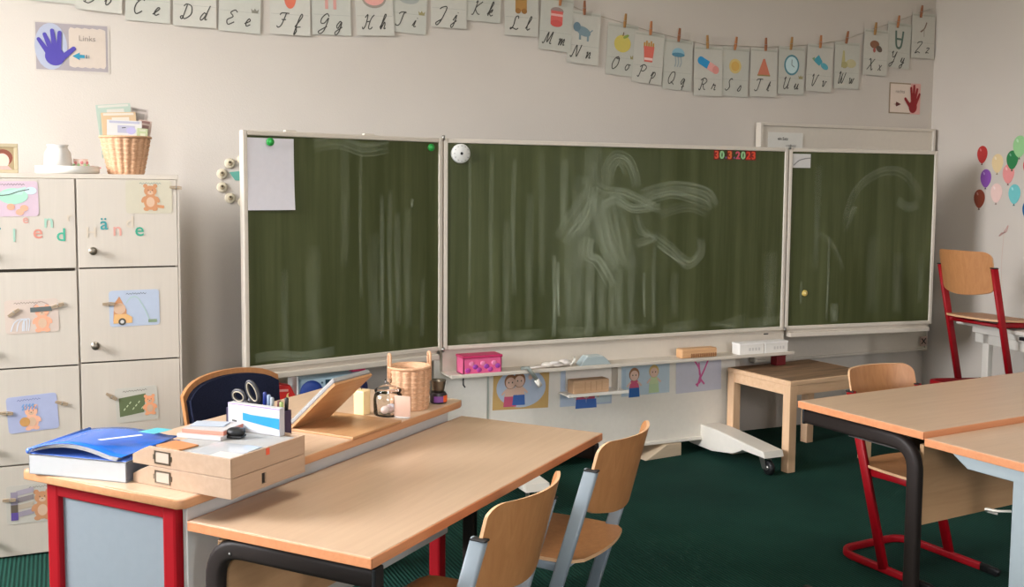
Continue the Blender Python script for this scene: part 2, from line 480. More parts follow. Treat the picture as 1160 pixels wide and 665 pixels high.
for x in (0.20, 1.74):
    b = MB(); b.bb(x - .035, x + .035, .10, .17, .03, 1.55, M_enamel, .004); b.build('upright_post', CB)
def foot(x, dy=0.0):
    b = MB()
    prof = [(.16, .03), (.16, .155), (-.09, .155), (-.49, .13), (-.50, .098), (-.32, .098), (-.24, .06), (-.05, .03)]
    M = Matrix(((0, 0, 1, x), (1, 0, 0, 0), (0, 1, 0, 0), (0, 0, 0, 1)))
    prof = [(a + (dy if a < -.1 else 0), z) for a, z in prof]
    b.prism(prof, -.062, .062, M_pwhite, .006, M)
    o = b.build('stand_foot', CB)
    c = MB()
    c.lathe([(0, -.014), (.03, -.014), (.038, -.008), (.038, .008), (.03, .014), (0, .014)], M_black, 24, M=Matrix.Translation((x, -.46 + dy, .038)) @ Matrix.Rotation(PI / 2, 4, 'Y'))
    c.lathe([(0, -.016), (.014, -.016), (.014, .016), (0, .016)], M_steel, 12, M=Matrix.Translation((x, -.46 + dy, .038)) @ Matrix.Rotation(PI / 2, 4, 'Y'))
    for dx in (-.021, .021): c.prism([(-.44 + dy, .1), (-.40 + dy, .1), (-.435 + dy, .03), (-.47 + dy, .03)], dx - .002, dx + .002, M_steel, 0, Matrix(((0, 0, 1, x), (1, 0, 0, 0), (0, 1, 0, 0), (0, 0, 0, 1))))
    c.lathe([(0, .094), (.02, .094), (.02, .1), (0, .1)], M_steel, 14, (x, -.43 + dy, 0))
    c.build('caster', o)
foot(.215, -.075); foot(1.55)
# small metal shelf bracket hanging from the tray
b = MB(); b.bb(.66, .93, .046, .053, .40, .53, M_pwhite, .002); b.bb(.62, .965, -.06, .053, .388, .396, M_pwhite, .002); b.bb(.62, .965, -.066, -.058, .386, .402, M_pwhite, .002)
b.bb(.926, .93, -.02, .053, .396, .53, M_pwhite)
b.build('bracket_shelf', CB)

# erased chalk marks
ST = [
 ([(0.846, 0.759), (0.854, 0.855), (0.903, 0.916), (0.973, 0.9), (1.015, 0.831), (1.031, 0.76)], .055, .5),
 ([(0.875, 0.768), (0.884, 0.838), (0.923, 0.882), (0.965, 0.821)], .03, .5),
 ([(0.796, 0.776), (0.846, 0.747), (0.966, 0.734), (1.131, 0.667), (1.173, 0.663)], .05, .5),
 ([(0.827, 0.664), (0.906, 0.698), (1.008, 0.655), (1.131, 0.663)], .05, .6),
 ([(1.048, 0.713), (1.255, 0.757), (1.448, 0.727), (1.504, 0.654)], .075, .42),
 ([(1.089, 0.69), (1.255, 0.726), (1.471, 0.672)], .05, .4),
 ([(1.163, 0.624), (1.342, 0.663), (1.472, 0.623)], .05, .22),
 ([(1.134, 0.512), (1.241, 0.438), (1.349, 0.364), (1.423, 0.417), (1.421, 0.499)], .06, .45),
 ([(1.156, 0.467), (1.263, 0.402), (1.338, 0.355)], .04, .4),
 ([(1.029, 0.625), (1.062, 0.539), (1.135, 0.503), (1.022, 0.469)], .05, .45),
 ([(0.787, 0.75), (0.729, 0.681), (0.653, 0.578), (0.596, 0.492)], .1, .35),
 ([(0.786, 0.767), (0.75, 0.612), (0.654, 0.509)], .06, .4),
 ([(0.761, 0.508), (0.752, 0.421), (0.812, 0.385), (0.894, 0.259)], .06, .6),
 ([(0.846, 0.733), (0.889, 0.558), (0.943, 0.329)], .18, .3),
 ([(0.807, 0.698), (0.85, 0.506), (0.933, 0.346)], .12, .35)]
VS = [(0.559, 0.424, 0.01, .03, .7), (0.582, 0.39, 0.113, .02, .9), (0.644, 0.561, 0.023, .06, .35), (0.693, 0.508, 0.038, .07, .3), (0.763, 0.386, 0.008, .06, .6), (0.832, 0.384, 0.031, .06, .35),
 (0.893, 0.33, 0.028, .05, .4), (0.933, 0.346, 0.044, .05, .45), (1.003, 0.416, 0.023, .05, .3), (1.076, 0.325, 0.091, .02, .6), (1.135, 0.467, 0.034, .03, .35), (0.727, 0.818, 0.351, .16, .3),
 (0.773, 0.974, 0.767, .12, .3), (0.61, 0.902, 0.561, .05, .35), (0.34, 0.897, 0.226, .03, .35), (0.222, 0.928, 0.129, .03, .25), (0.107, 0.958, 0.234, .02, .3), (0.424, 0.731, 0.068, .05, .25),
 (0.487, 0.933, 0.22, .04, .2), (1.265, 0.32, 0.083, .06, .2), (1.88, 0.417, 0.003, .1, .25), (0.30, .6, .02, .05, .25), (.7, .95, .02, .5, .12), (1.0, .95, .02, .5, .1)]
def smear(parent, strokes, verts, x0=0.0):
    b = MB(); k = 0
    fine = []
    for pts, w, a in strokes:
        fine.append((pts, w, a * .55))
        for q in range(4 if w > .035 else 1):
            d = w * (-.42 + .28 * q); jx, jz = random.uniform(-.006, .006), random.uniform(-.006, .006)
            out = []
            for i, p in enumerate(pts):
                A, B_ = pts[max(i - 1, 0)], pts[min(i + 1, len(pts) - 1)]; tx, tz = B_[0] - A[0], B_[1] - A[1]; L_ = math.hypot(tx, tz) or 1
                out.append((p[0] - tz / L_ * d + jx, p[1] + tx / L_ * d + jz))
            fine.append((out, w * random.uniform(.16, .34), a * random.uniform(.5, 1.0)))
    for pts, w, a in fine:
        a = round(a * 10) / 10 or .1
        b.ast([(p[0] + x0, p[1] + BZ) for p in pts], w, .0012 + k * .00012, chalk_mat(a), uv=True); k += 1
    for x, za, zb, w, a in verts:
        b.ast([(x + x0, za + BZ), (x + x0 + random.uniform(-.006, .006), (za + zb) / 2 + BZ), (x + x0 + random.uniform(-.008, .008), zb + BZ)], w, .0012 + k * .00012, chalk_mat(a), uv=True); k += 1
    o = b.build('chalk_smears', parent); o['label'] = 'pale smeared chalk dust'
smear(P0, ST, VS + [(x, .06, .0, .25, .3) for x in (.15, .4, .7, 1.0, 1.3, 1.6, 1.85)])
lx = -HG - WW
smear(PL, [([(.30, .93), (.42, .95), (.55, .92), (.68, .94)], .06, .35), ([(.02, .03), (.12, .035), (.25, .02), (.4, .03)], .05, .55)],
      [(.535, .93, .25, .02, .35), (.64, .72, .06, .025, .5), (.685, .74, .03, .03, .35), (.72, .64, .12, .04, .35), (.805, .70, .66, .018, .8), (.78, .66, .1, .05, .25), (.86, .33, .05, .03, .3), (.60, .55, .05, .08, .2), (.45, .95, .4, .05, .2), (.3, .5, .03, .08, .2), (.16, .4, .02, .04, .25)], lx)
smear(PR, [([(.35, .55), (.42, .75), (.58, .86), (.75, .85), (.88, .7)], .05, .25), ([(.36, .6), (.42, .66), (.36, .52)], .03, .3), ([(.18, .52), (.28, .45), (.36, .3)], .03, .35), ([(.7, .7), (.78, .66), (.85, .68)], .05, .3)],
      [(.25, .5, .02, .02, .5), (.30, .12, .01, .06, .5), (.08, .25, .12, .02, .4), (.72, .4, .05, .08, .22), (.55, .5, .05, .1, .15), (.88, .4, .1, .05, .2), (.17, .9, .3, .05, .2)], HG)

# things pinned on the boards -----------------------------------------------
def on_board(panel_o, b, name, label, cat, x, z, group=None, yoff=0.0):
    """place a mesh (local xz art) on a chalkboard panel; result is top-level"""
    if panel_o is P0: base, rz = Vector((BX, BY, 0)), 0.0
    elif panel_o is PL: base, rz = Vector((BX - HG, BY, 0)), AL
    else: base, rz = Vector((BX + BW + HG, BY, 0)), -AR
    off = Vector((x, -.001 - yoff, 0)); off.rotate(Matrix.Rotation(rz, 3, 'Z'))
    o = b.build(name, None, base + off + Vector((0, 0, BZ + z)), (0, 0, rz))
    return tag(o, label, cat, group)
def disc_y(b, r, d, m, c=(0, 0), y0=0.0):
    b.lathe([(0, 0), (r, 0), (r, d * .7), (r * .85, d), (0, d)], m, 24, M=Matrix.Translation((c[0], -y0, c[1])) @ Matrix.Rotation(PI / 2, 4, 'X'))
b = MB(); vs = []; n = 8
for i in range(n + 1):
    z = -.30 * i / n
    for x in (-.105, .105): vs.append((x, -.004 - .010 * (i / n) ** 3 * (1 if x > 0 else .4), z))
b.raw(vs, [(2 * i, 2 * i + 1, 2 * i + 3, 2 * i + 2) for i in range(n)], paint(212, 208, 212, .7), True)
on_board(PL, b, 'paper_sheet', 'blank white paper sheet hanging under a green magnet, top left of left board wing', 'paper', -.869, .953)
GR = paint(34, 150, 60, .35)
b = MB(); disc_y(b, .017, .009, GR); b.lathe([(.008, .009), (.007, .0105), (0, .0105)], paint(60, 176, 84, .35), 16, M=Matrix.Rotation(PI / 2, 4, 'X'))
on_board(PL, b, 'round_magnet', 'green round magnet holding up the white paper sheet', 'magnet', -.877, .937, 'green magnets', .015)
b = MB(); disc_y(b, .017, .009, GR); b.lathe([(.008, .009), (.007, .0105), (0, .0105)], paint(60, 176, 84, .35), 16, M=Matrix.Rotation(PI / 2, 4, 'X'))
on_board(PL, b, 'round_magnet', 'lone green magnet at the upper right corner of the left board wing', 'magnet', -.067, .938, 'green magnets')
b = MB(); disc_y(b, .046, .022, paint(214, 214, 208, .4)); b.ae(0, 0, .007, .007, .0235, M_dark)
for k in range(12):
    a = k * PI / 6; b.ae(.036 * math.cos(a), .036 * math.sin(a), .0022, .0022, .0232, M_ink, n=8)
on_board(P0, b, 'magnetic_timer', 'round white magnetic timer at the upper left corner of the middle board', 'timer', .062, .913)
DX = 1.494; RD = (214, 52, 34)
digs = [('3', (206, 78, 50), 'orange-red'), ('0', (150, 196, 140), 'pale green'), ('.', (130, 80, 130), 'violet'), ('3', (206, 100, 48), 'orange'), ('.', (130, 80, 120), 'dark rose'), ('2', (196, 78, 96), 'rose'), ('0', (150, 196, 140), 'pale green'), ('2', (214, 60, 36), 'bright red'), ('3', (214, 70, 40), 'bright red')]
xs = [.019, .052, .078, .103, .132, .155, .188, .222, .256]
where = ['first digit of the date on the middle board', 'second digit of the date, beside the orange-red 3', 'dot after the day 30', 'digit standing for the month', 'dot after the month 3', 'first digit of the year', 'second digit of the year', 'third digit of the year', 'last digit of the year, nearest the board edge']
for (ch, c, cn), x, w in zip(digs, xs, where):
    b = MB(); b.text(ch, 0, 0 if ch != '.' else -.014, .056, .003, paint(*c, .4), .002, 0, .0016)
    if ch in '2' and cn == 'bright red' or (ch == '3' and cn != 'pale green'): b.ar(-.017, .017, -.026, .026, .0006, paint(120, 22, 18, .5))
    on_board(P0, b, 'date_magnet', '%s magnetic %s, %s' % (cn, 'dot' if ch == '.' else 'number ' + ch, w), 'magnet', DX + x, .936, 'magnetic date figures')
b = MB(); b.bb(-.057, .057, -.002, 0, -.038, .038, paint(196, 192, 186, .6)); b.ast([(-.05, -.025), (-.02, .0), (.02, .012), (.055, .016)], .006, .0026, paint(130, 128, 124, .6)); 
on_board(PR, b, 'note_card', 'small white card stuck at the upper left corner of the right board wing', 'card', .084, .913)
b = MB(); disc_y(b, .017, .009, paint(206, 178, 92, .4)); disc_y(b, .007, .0115, paint(226, 206, 140, .4))
on_board(PR, b, 'round_magnet', 'yellow round magnet low on the left of the right board wing', 'magnet', .127, .181)

# second white board behind the right wing
WBD = thing('white_board', 'large white wall board half hidden behind the right chalkboard wing', 'board', (0, 4.93, 0))
b = MB(); b.bb(3.74, 5.06, 0, .03, .425, 1.80, M_enamel, .002); b.build('board_sheet', WBD)
b = MB()
for a in ((3.73, 3.75), (5.055, 5.075)): b.bb(a[0], a[1], -.01, .035, .415, 1.815, M_enamel, .003)
for a in ((1.797, 1.815), (.415, .432)): b.bb(3.75, 5.055, -.01, .035, a[0], a[1], M_enamel, .003)
b.build('board_frame', WBD)
b = MB(); b.bb(0, .25, -.002, 0, -.155, 0, paint(214, 210, 200, .6)); b.text('ein Satz', .105, -.036, .024, .003, M_ink, 0, 0, .0004)
b.text('mit Punkt', .165, -.075, .02, .003, paint(130, 126, 118, .7)); b.ast([(.045, -.12), (.06, -.095), (.05, -.125)], .010, .003, paint(60, 96, 110, .7))
tag(b.build('paper_note', None, (3.79, 4.928, 1.762)), 'white paper note with two lines of writing on the white board strip', 'note')
b = MB(); b.bb(-.028, .028, -.003, 0, -.03, .03, paint(196, 168, 156, .5)); b.ast([(-.018, -.018), (.018, .018)], .007, .004, M_black, sm=False); b.ast([(-.018, .018), (.018, -.018)], .007, .0044, M_black, sm=False)
tag(b.build('square_sticker', None, (5.035, 4.919, .475)), 'small square sticker with a black cross at the white board lower corner', 'sticker')

# ------------------------------------------------------------------ things on the tray
TY = BY - .07; TZ = .5495
t = thing('plastic_box', 'pink translucent plastic box on the left end of the chalk tray', 'box', (1.835, TY, TZ))
PK = glass_mat('pink_plastic', (.95, .32, .55), .25)
b = MB()
pinkm = paint(222, 96, 140, .35)
w, d, h = .098, .045, .078
for x0, x1, y0, y1 in ((-w, w, -d, -d + .004), (-w, w, d - .004, d), (-w, -w + .004, -d, d), (w - .004, w, -d, d)): b.bb(x0, x1, y0, y1, 0, h, pinkm)
b.bb(-w, w, -d, d, 0, .004, pinkm); b.build('box_body', t)
b = MB(); b.bb(-w - .004, w + .004, -d - .004, d + .004, h - .002, h + .010, paint(190, 42, 92, .4), .003); b.build('lid', t)
b = MB()
for i in range(9): b.ball((-.075 + .019 * i, -d - .0005, .02 + .03 * ((i * 5) % 3) / 2), (.014, .002, .012), paint(*[(176, 60, 150), (228, 130, 170), (150, 60, 160)][i % 3], .5), seg=10)
b.build('floral_print', t)
t = thing('blackboard_compass', 'grey and white chalk holder hooked over the front of the chalk tray', 'chalk holder', (2.05, TY - .062, TZ))
b = MB(); b.tube([(-.01, .02, .012), (.005, -.018, .02), (.055, -.02, -.045)], .018, .02, paint(128, 134, 126, .4), (0, 1, 0)); b.build('holder_arm', t)
b = MB(); b.tube([(.048, -.022, -.04), (.068, -.025, -.072)], .026, .024, M_white, (0, 1, 0)); b.build('holder_tip', t)
b = MB(); pts = []
cl = paint(214, 206, 198, .95)
b.ball((0, 0, .014), (.04, .035, .0135), cl); b.ball((.05, .01, .017), (.035, .03, .0165), cl); b.ball((-.045, .0, .014), (.035, .03, .0135), paint(206, 198, 186, .95)); b.ball((-.015, -.02, .024), (.03, .018, .009), cl)
b.tube([(-.16, -.02, .006), (-.1, -.01, .008), (-.05, -.02, .01)], .012, .008, cl); b.tube([(.07, -.02, .008), (.085, -.03, .03), (.095, -.01, .042)], .014, .01, paint(200, 196, 184, .9))
tag(b.build('cleaning_cloth', None, (2.245, TY, TZ)), 'crumpled pale cloth lying in the middle of the chalk tray', 'cloth')
b = MB(); b.prism([(-.085, 0), (.09, 0), (.062, .03), (.045, .042), (-.05, .042), (-.07, .02)], -.03, .03, paint(160, 172, 172, .8), .004, Matrix(((1, 0, 0, 0), (0, 0, 1, 0), (0, 1, 0, 0), (0, 0, 0, 1))))
b.bb(-.045, .04, -.031, .031, .041, .046, paint(188, 196, 192, .8), .002)
tag(b.build('board_eraser', None, (2.45, TY, TZ)), 'grey-blue board eraser on the chalk tray right of the cloth', 'eraser')
b = MB(); b.bb(-.11, .11, -.03, .03, 0, .05, wood('eraser_wood', (206, 158, 112), (216, 170, 124), (3, 30, 30)), .008)
for i in range(12): b.ball((-.05 + .0135 * i, -.031, .022 + .008 * ((i * 3) % 3 - 1)), (.006, .002, .011), paint(140, 96, 60, .8), seg=8)
tag(b.build('wooden_eraser', None, (3.066, TY, TZ)), 'wooden board brush with brown markings standing on the right half of the tray', 'eraser')
for x, lb, fl in ((3.39, 'white chalk box on the tray, the one nearer the wooden brush', 0), (3.551, 'white chalk box at the right end of the tray', 1)):
    t = thing('chalk_box', lb, 'box', (x, TY - .005, TZ), 0.04 * fl, 'white chalk boxes')
    b = MB(); b.bb(-.078, .078, -.035, .035, 0, .056, paint(232, 228, 220, .6), .002); b.build('carton', t)
    b = MB(); b.bb(-.08, .08, -.037, .037, .052, .062, paint(238, 234, 228, .6), .002); b.build('lid', t)
    b = MB()
    for i in range(4): b.ar(-.02 + .02 * i, -.008 + .02 * i, .02, .036, .0364, paint(206, 202, 196, .7))
    b.build('label_print', t)
t = thing('wooden_block', 'light wooden block resting on the small bracket shelf below the tray', 'block', (BX + .765, BY - .005, .3965))
b = MB(); b.bb(-.105, .1, -.035, .035, 0, .068, wood('block_wood', (200, 160, 122), (214, 176, 138), (4, 30, 30), .6), .006); b.build('block_body', t)
b = MB()
for i in range(4): b.bb(-.04 + .032 * i, -.037 + .032 * i, -.0356, -.034, .012, .06, paint(184, 142, 104, .7))
b.build('grooves', t)
# red box on the side table / wedge on the floor are further below

# children's drawings on the lower panel
YP = BY + .0525
SK = paint(226, 190, 168, .8); BLUE = paint(66, 106, 176, .8); PINKC = paint(206, 90, 120, .8); HAIR = paint(158, 110, 76, .8); PALEB = paint(186, 198, 214, .8)
def kid(b, cx, cz, s, hair, shirt, trouser):
    b.ae(cx, cz, .30 * s, .34 * s, .0016, hair); b.ae(cx, cz - .06 * s, .24 * s, .26 * s, .002, SK)
    for e in (-.09, .09): b.ae(cx + e * s, cz - .04 * s, .03 * s, .04 * s, .0024, M_ink, n=8)
    b.ap([(cx - .3 * s, cz - .72 * s), (cx + .3 * s, cz - .72 * s), (cx + .2 * s, cz - .3 * s), (cx - .2 * s, cz - .3 * s)], .0012, shirt)
    b.ap([(cx - .32 * s, cz - 1.15 * s), (cx + .32 * s, cz - 1.15 * s), (cx + .28 * s, cz - .68 * s), (cx - .28 * s, cz - .68 * s)], .0014, trouser)
    b.ast([(cx - .2 * s, cz - .38 * s), (cx - .42 * s, cz - .6 * s)], .1 * s, .0018, SK, sm=False); b.ast([(cx + .2 * s, cz - .38 * s), (cx + .42 * s, cz - .6 * s)], .1 * s, .0018, SK, sm=False)
b = MB(); b.bb(-.153, .153, -.0008, 0, -.105, .105, paint(206, 168, 104, .8)); b.ae(.0, .003, .135, .1, .0011, PALEB, n=32)
kid(b, -.06, .035, .11, HAIR, SK, PINKC); kid(b, -.012, .042, .11, paint(150, 100, 66, .8), SK, BLUE)
b.ae(.048, .055, .012, .014, .0016, SK); b.ast([(.048, .04), (.05, .01)], .012, .0016, paint(196, 196, 214, .8))
tag(b.build('child_drawing', None, (2.112, YP, .43), (0, .03, 0)), 'ochre bordered drawing of two hugging children in a pale blue oval', 'drawing', 'drawings under the chalk tray')
b = MB(); b.bb(-.15, .15, -.0008, 0, -.1, .1, PALEB); kid(b, -.03, .0, .1, HAIR, PINKC, BLUE); kid(b, .03, .0, .1, paint(120, 80, 56, .8), PINKC, BLUE)
b.ar(.05, .14, -.09, -.02, .0012, paint(196, 210, 214, .8))
tag(b.build('child_drawing', None, (2.48, YP, .415), (0, .012, 0)), 'pale blue drawing partly hidden behind the small bracket shelf and wooden block', 'drawing', 'drawings under the chalk tray')
b = MB(); b.bb(-.147, .147, -.0008, 0, -.083, .083, paint(190, 206, 214, .8)); kid(b, -.07, .03, .105, HAIR, PINKC, paint(52, 104, 170, .8)); kid(b, .05, .038, .10, paint(214, 180, 110, .8), paint(196, 210, 160, .8), paint(184, 206, 160, .8))
b.ar(-.14, -.12, -.07, .06, .0012, paint(176, 196, 208, .8))
tag(b.build('child_drawing', None, (2.833, YP, .427), (0, -.012, 0)), 'drawing of a child in blue beside a fair-haired child on light blue', 'drawing', 'drawings under the chalk tray')
b = MB(); b.bb(-.145, .145, -.0008, 0, -.088, .088, paint(202, 202, 212, .8))
MG = paint(206, 96, 150, .8)
for p in ([(-.03, .085), (.0, .04), (.01, -.03), (-.02, -.05)], [(.06, .08), (.03, .02), (.0, -.03)], [(.01, .0), (-.01, -.06)], [(.01, -.02), (.035, -.05)], [(0, .07), (.005, .0)]): b.ast(p, .010, .0012, MG)
tag(b.build('child_drawing', None, (3.166, YP, .424), (0, -.02, 0)), 'pale drawing with pink scribbled lines, rightmost under the tray', 'drawing', 'drawings under the chalk tray')

# ------------------------------------------------------------------ wedge, side table, red box
b = MB(); Mx = Matrix(((1, 0, 0, 0), (0, 0, 1, 0), (0, 1, 0, 0), (0, 0, 0, 1)))
b.prism([(-.16, 0), (.08, 0), (.08, .069), (-.02, .069)], -.11, .11, wood('wedge_wood', (206, 184, 156), (216, 196, 168), (3, 20, 20), .6), .003, Mx)
tag(b.build('wooden_wedge', None, (2.96, 4.74, 0), (0, 0, .12)), 'pale wooden wedge lying on the carpet under the board lower panel', 'wedge')
a55 = .0959
ST_ = thing('side_table', 'low pine side table with a worn brown top under the right board wing', 'table', (3.354, 4.13, 0), a55)
b = MB(); b.bb(0, .60, 0, .47, .445, .469, M_pine, .003); b.bb(.012, .588, .012, .458, .4685, .4705, M_worn); b.build('table_top', ST_)
for x, y in ((0, 0), (.548, 0), (0, .418), (.548, .418)):
    b = MB(); b.bb(x + .001, x + .051, y + .001, y + .051, 0, .445, M_pinev, .003); b.build('leg', ST_)
b = MB()
for y in (.006, .446): b.bb(.05, .55, y, y + .018, .395, .444, M_pine)
for x in (.006, .576): b.bb(x, x + .018, .05, .42, .395, .444, M_pine)
b.build('apron', ST_)
t = thing('small_box', 'dark red box standing on the back of the pine side table', 'box', (3.615, 4.56, .471), a55)
b = MB(); b.bb(-.033, .033, -.025, .025, 0, .055, M_darkred, .003); b.build('box_body', t)
b = MB(); b.bb(-.034, .034, -.026, .026, .05, .062, paint(98, 14, 22, .5), .002); b.build('lid', t)

# ------------------------------------------------------------------ cabinet
CX, CY = .0745, 4.308
CABT = thing('locker_cabinet', 'tall cream cabinet of square doors against the back wall, left of the board', 'cabinet', (CX, CY, 0))
b = MB()
b.bb(-.385, .378, .012, .452, 1.452, 1.470, M_cab, .002)
for x in (-.385, -.009, .362): b.bb(x, x + .016 + (.002 if x < -.1 else 0), .020, .45, 0.0, 1.452, M_cab)
b.bb(-.385, .378, .44, .452, 0, 1.452, M_cab)
for z in (.0, .355, .728, 1.098): b.bb(-.37, .37, .022, .44, z, z + .016, M_gap)
b.bb(.3705, .378, .001, .02, 0.0, 1.452, M_cab)
b.build('carcass', CABT)
rows = [(.008, .3615), (.3675, .7345), (.7405, 1.1035), (1.1095, 1.4505)]
TL = (40, 118, 122); MI = (152, 188, 168); CO = (200, 130, 112); PKL = (204, 148, 134); BE = (196, 182, 162)
LET = {(3, 0): [('r', -.196, 1.253, TL, .06), ('l', -.142, 1.238, MI, .07), ('e', -.102, 1.293, PKL, .045), ('e', -.061, 1.242, CO, .075), ('n', -.023, 1.283, MI, .075), ('d', .019, 1.238, (60, 160, 130), .07), ('r', .051, 1.301, BE, .05)],
       (3, 1): [('H', .126, 1.246, BE, .055), ('\u00e4', .173, 1.278, (52, 140, 140), .07), ('n', .221, 1.249, PKL, .075), ('d', .266, 1.285, BE, .065), ('e', .302, 1.247, (52, 150, 120), .075)]}
for r, (z0, z1) in enumerate(rows):
    for c, (x0, x1) in enumerate(((-.372, -.0035), (.0035, .3695))):
        dz = -.006 if c == 0 and r < 3 else 0
        b = MB(); b.bb(x0, x1, 0, .018, z0 + dz + (0.006 if r == 0 and dz else 0), z1 + (dz if r < 3 else 0), M_cab, .0015)
        d = b.build('door', CABT)
        b = MB(); kx, kz = x0 + .053, z0 + .064
        b.lathe([(0, 0), (.009, 0), (.007, .012), (.013, .020), (.0145, .026), (.011, .031), (0, .032)], M_knob, 20, M=Matrix.Translation((kx, 0, kz)) @ Matrix.Rotation(PI / 2, 4, 'X'))
        b.lathe([(.0145, -.001), (.016, .0), (.0145, .004), (0, .004)], paint(170, 160, 146, .3, .8), 20, M=Matrix.Translation((kx, 0, kz)) @ Matrix.Rotation(PI / 2, 4, 'X'))
        b.build('knob', d)
        for ch, lx_, lz, cc, sz in LET.get((r, c), []):
            b = MB(); b.text(ch, 0, 0, sz, .0008, paint(*cc, .6), .0004, 0, .0006)
            b.build('sticker_letter', d, (lx_ - CX, -.0003, lz))

ORG = paint(190, 134, 94, .8); ORL = paint(202, 168, 140, .8)
def bear(b, cx, cz, s, col=ORG, belly=ORL):
    for e in (-1, 1): b.ae(cx + e * .26 * s, cz + .78 * s, .12 * s, .12 * s, .0012, col, n=12); b.ae(cx + e * .22 * s, cz - .5 * s, .16 * s, .12 * s, .0014, col, n=12)
    b.ae(cx, cz + .5 * s, .34 * s, .3 * s, .0016, col); b.ae(cx, cz - .1 * s, .36 * s, .46 * s, .0015, col); b.ae(cx, cz - .12 * s, .22 * s, .28 * s, .0019, belly)
    b.ae(cx, cz + .4 * s, .15 * s, .11 * s, .002, belly)
    for e in (-1, 1): b.ae(cx + e * .11 * s, cz + .55 * s, .025 * s, .035 * s, .0023, M_ink, n=8); b.ae(cx + e * .36 * s, cz + .02 * s, .11 * s, .2 * s, .0018, col, rot=e * .5, n=12)
    b.ae(cx, cz + .44 * s, .035 * s, .025 * s, .0024, M_ink, n=8)
def squig(b, x0, x1, z, m=M_ink, a=.0035, w=.0018):
    n = max(6, int((x1 - x0) / .005)); b.ast([(x0 + (x1 - x0) * i / n, z + a * (1 if i % 2 else -1) * (.5 + .5 * ((i * 7) % 3) / 2)) for i in range(n + 1)], w, .0013, m, sm=False)
def pcard(w, h, base, fn, label, x, z, rot=0.0, name='picture_postcard'):
    b = MB()
    r = .012; pts = []
    for cx, cz, a0 in ((w / 2 - r, h / 2 - r, 0), (-w / 2 + r, h / 2 - r, 90), (-w / 2 + r, -h / 2 + r, 180), (w / 2 - r, -h / 2 + r, 270)):
        for k in range(4): a = math.radians(a0 + 30 * k); pts.append((cx + r * math.cos(a), cz + r * math.sin(a)))
    b.prism(pts, 0, .0008, paint(*base, .6), 0, Matrix(((1, 0, 0, 0), (0, 0, -1, 0), (0, 1, 0, 0), (0, 0, 0, 1))))
    fn(b, w, h)
    return tag(b.build(name, None, (x, CY - .0006, z), (0, rot, 0)), label, 'postcard', 'picture postcards on the cabinet doors')
def f1(b, w, h):
    squig(b, -.06, .05, h / 2 - .012)
    b.ae(.01, .01, .05, .03, .0016, paint(158, 200, 176, .8)); b.ap([(-.05, .02), (.055, .045), (.04, .015)], .0018, paint(170, 206, 190, .8)); b.ae(.07, .03, .02, .014, .0016, paint(190, 210, 214, .8))
    b.ast([(-.06, .012), (-.01, .015), (.03, .028), (.065, .035)], .003, .0022, M_ink)
    for p in ((.0, -.03), (.045, -.035), (.03, -.05)): b.ae(p[0], p[1], .014, .012, .0017, paint(226, 160, 130, .8))
pcard(.19, .132, (196, 172, 182), f1, 'pink postcard with a green bird figure on the upper left cabinet door', -.151, 1.374, -.01)
def f2(b, w, h):
    squig(b, -.035, .045, h / 2 - .012, paint(70, 120, 120, .8)); b.ast([(-.005, -.0), (-.005, .02)], .002, .0013, M_ink, sm=False)
    bear(b, .005, -.012, .07)
    b.ast([(.02, -.035), (.055, -.04)], .012, .0016, ORG, sm=False)
pcard(.172, .13, (190, 182, 160), f2, 'cream postcard with a sitting orange bear on the upper right cabinet door', .340, 1.383, 0)
def f3(b, w, h):
    squig(b, -.06, .03, h / 2 - .012); bear(b, .035, -.02, .07, paint(226, 160, 128, .8))
    b.ast([(-.005, .024), (.07, .026)], .018, .0026, paint(84, 92, 90, .6), sm=False); b.ast([(.005, .035), (.03, .055), (.06, .04)], .004, .0013, paint(170, 150, 140, .8))
    for k in range(3): b.ast([(-.075 + .02 * k, -.055), (-.06 + .015 * k, -.02), (-.03 + .01 * k, -.01), (-.03 + .008 * k, -.055)], .004, .0013, paint(196, 200, 206, .8))
pcard(.185, .128, (196, 178, 164), f3, 'pinkish postcard with a bear in dark sunglasses on the left door, second row', -.0895, .9295, -.02)
def f4(b, w, h):
    squig(b, -.03, .045, h / 2 - .014); b.ap([(-.08, -.05), (-.03, -.05), (-.03, -.005), (-.055, .048), (-.075, .02)], .0014, ORG); b.ae(-.055, .0, .022, .022, .0018, ORL)
    b.ap([(-.08, -.058), (-.01, -.058), (-.01, -.035), (-.03, -.022), (-.075, -.022)], .002, paint(214, 168, 110, .8)); b.ae(-.047, -.052, .014, .014, .0024, M_ink); b.ae(-.047, -.052, .007, .007, .0028, M_paper)
    b.ast([(-.03, .02), (-.015, .04), (.01, .042), (.035, .0), (.055, -.05)], .004, .0013, paint(160, 184, 176, .8)); b.ar(.05, .082, -.06, -.048, .0013, paint(120, 140, 110, .8))
pcard(.186, .142, (168, 178, 194), f4, 'light blue postcard with an orange fox in a car on the right door', .2775, .9465, -.012)
def f5(b, w, h):
    squig(b, -.05, .03, h / 2 - .016, paint(90, 90, 130, .8)); bear(b, -.005, -.025, .065, paint(226, 170, 140, .8)); b.ae(-.03, -.03, .018, .018, .0026, paint(190, 140, 80, .8))
    for k in range(9): b.ast([(-.035 + .011 * (k % 5), .015 + .012 * (k // 5)), (-.028 + .011 * (k % 5), .028 + .01 * (k // 5))], .005, .0022, paint(110, 150, 196, .8), sm=False)
pcard(.176, .14, (160, 166, 194), f5, 'lavender blue postcard with a splashing bear on the lower left door', -.0965, .557, -.055)
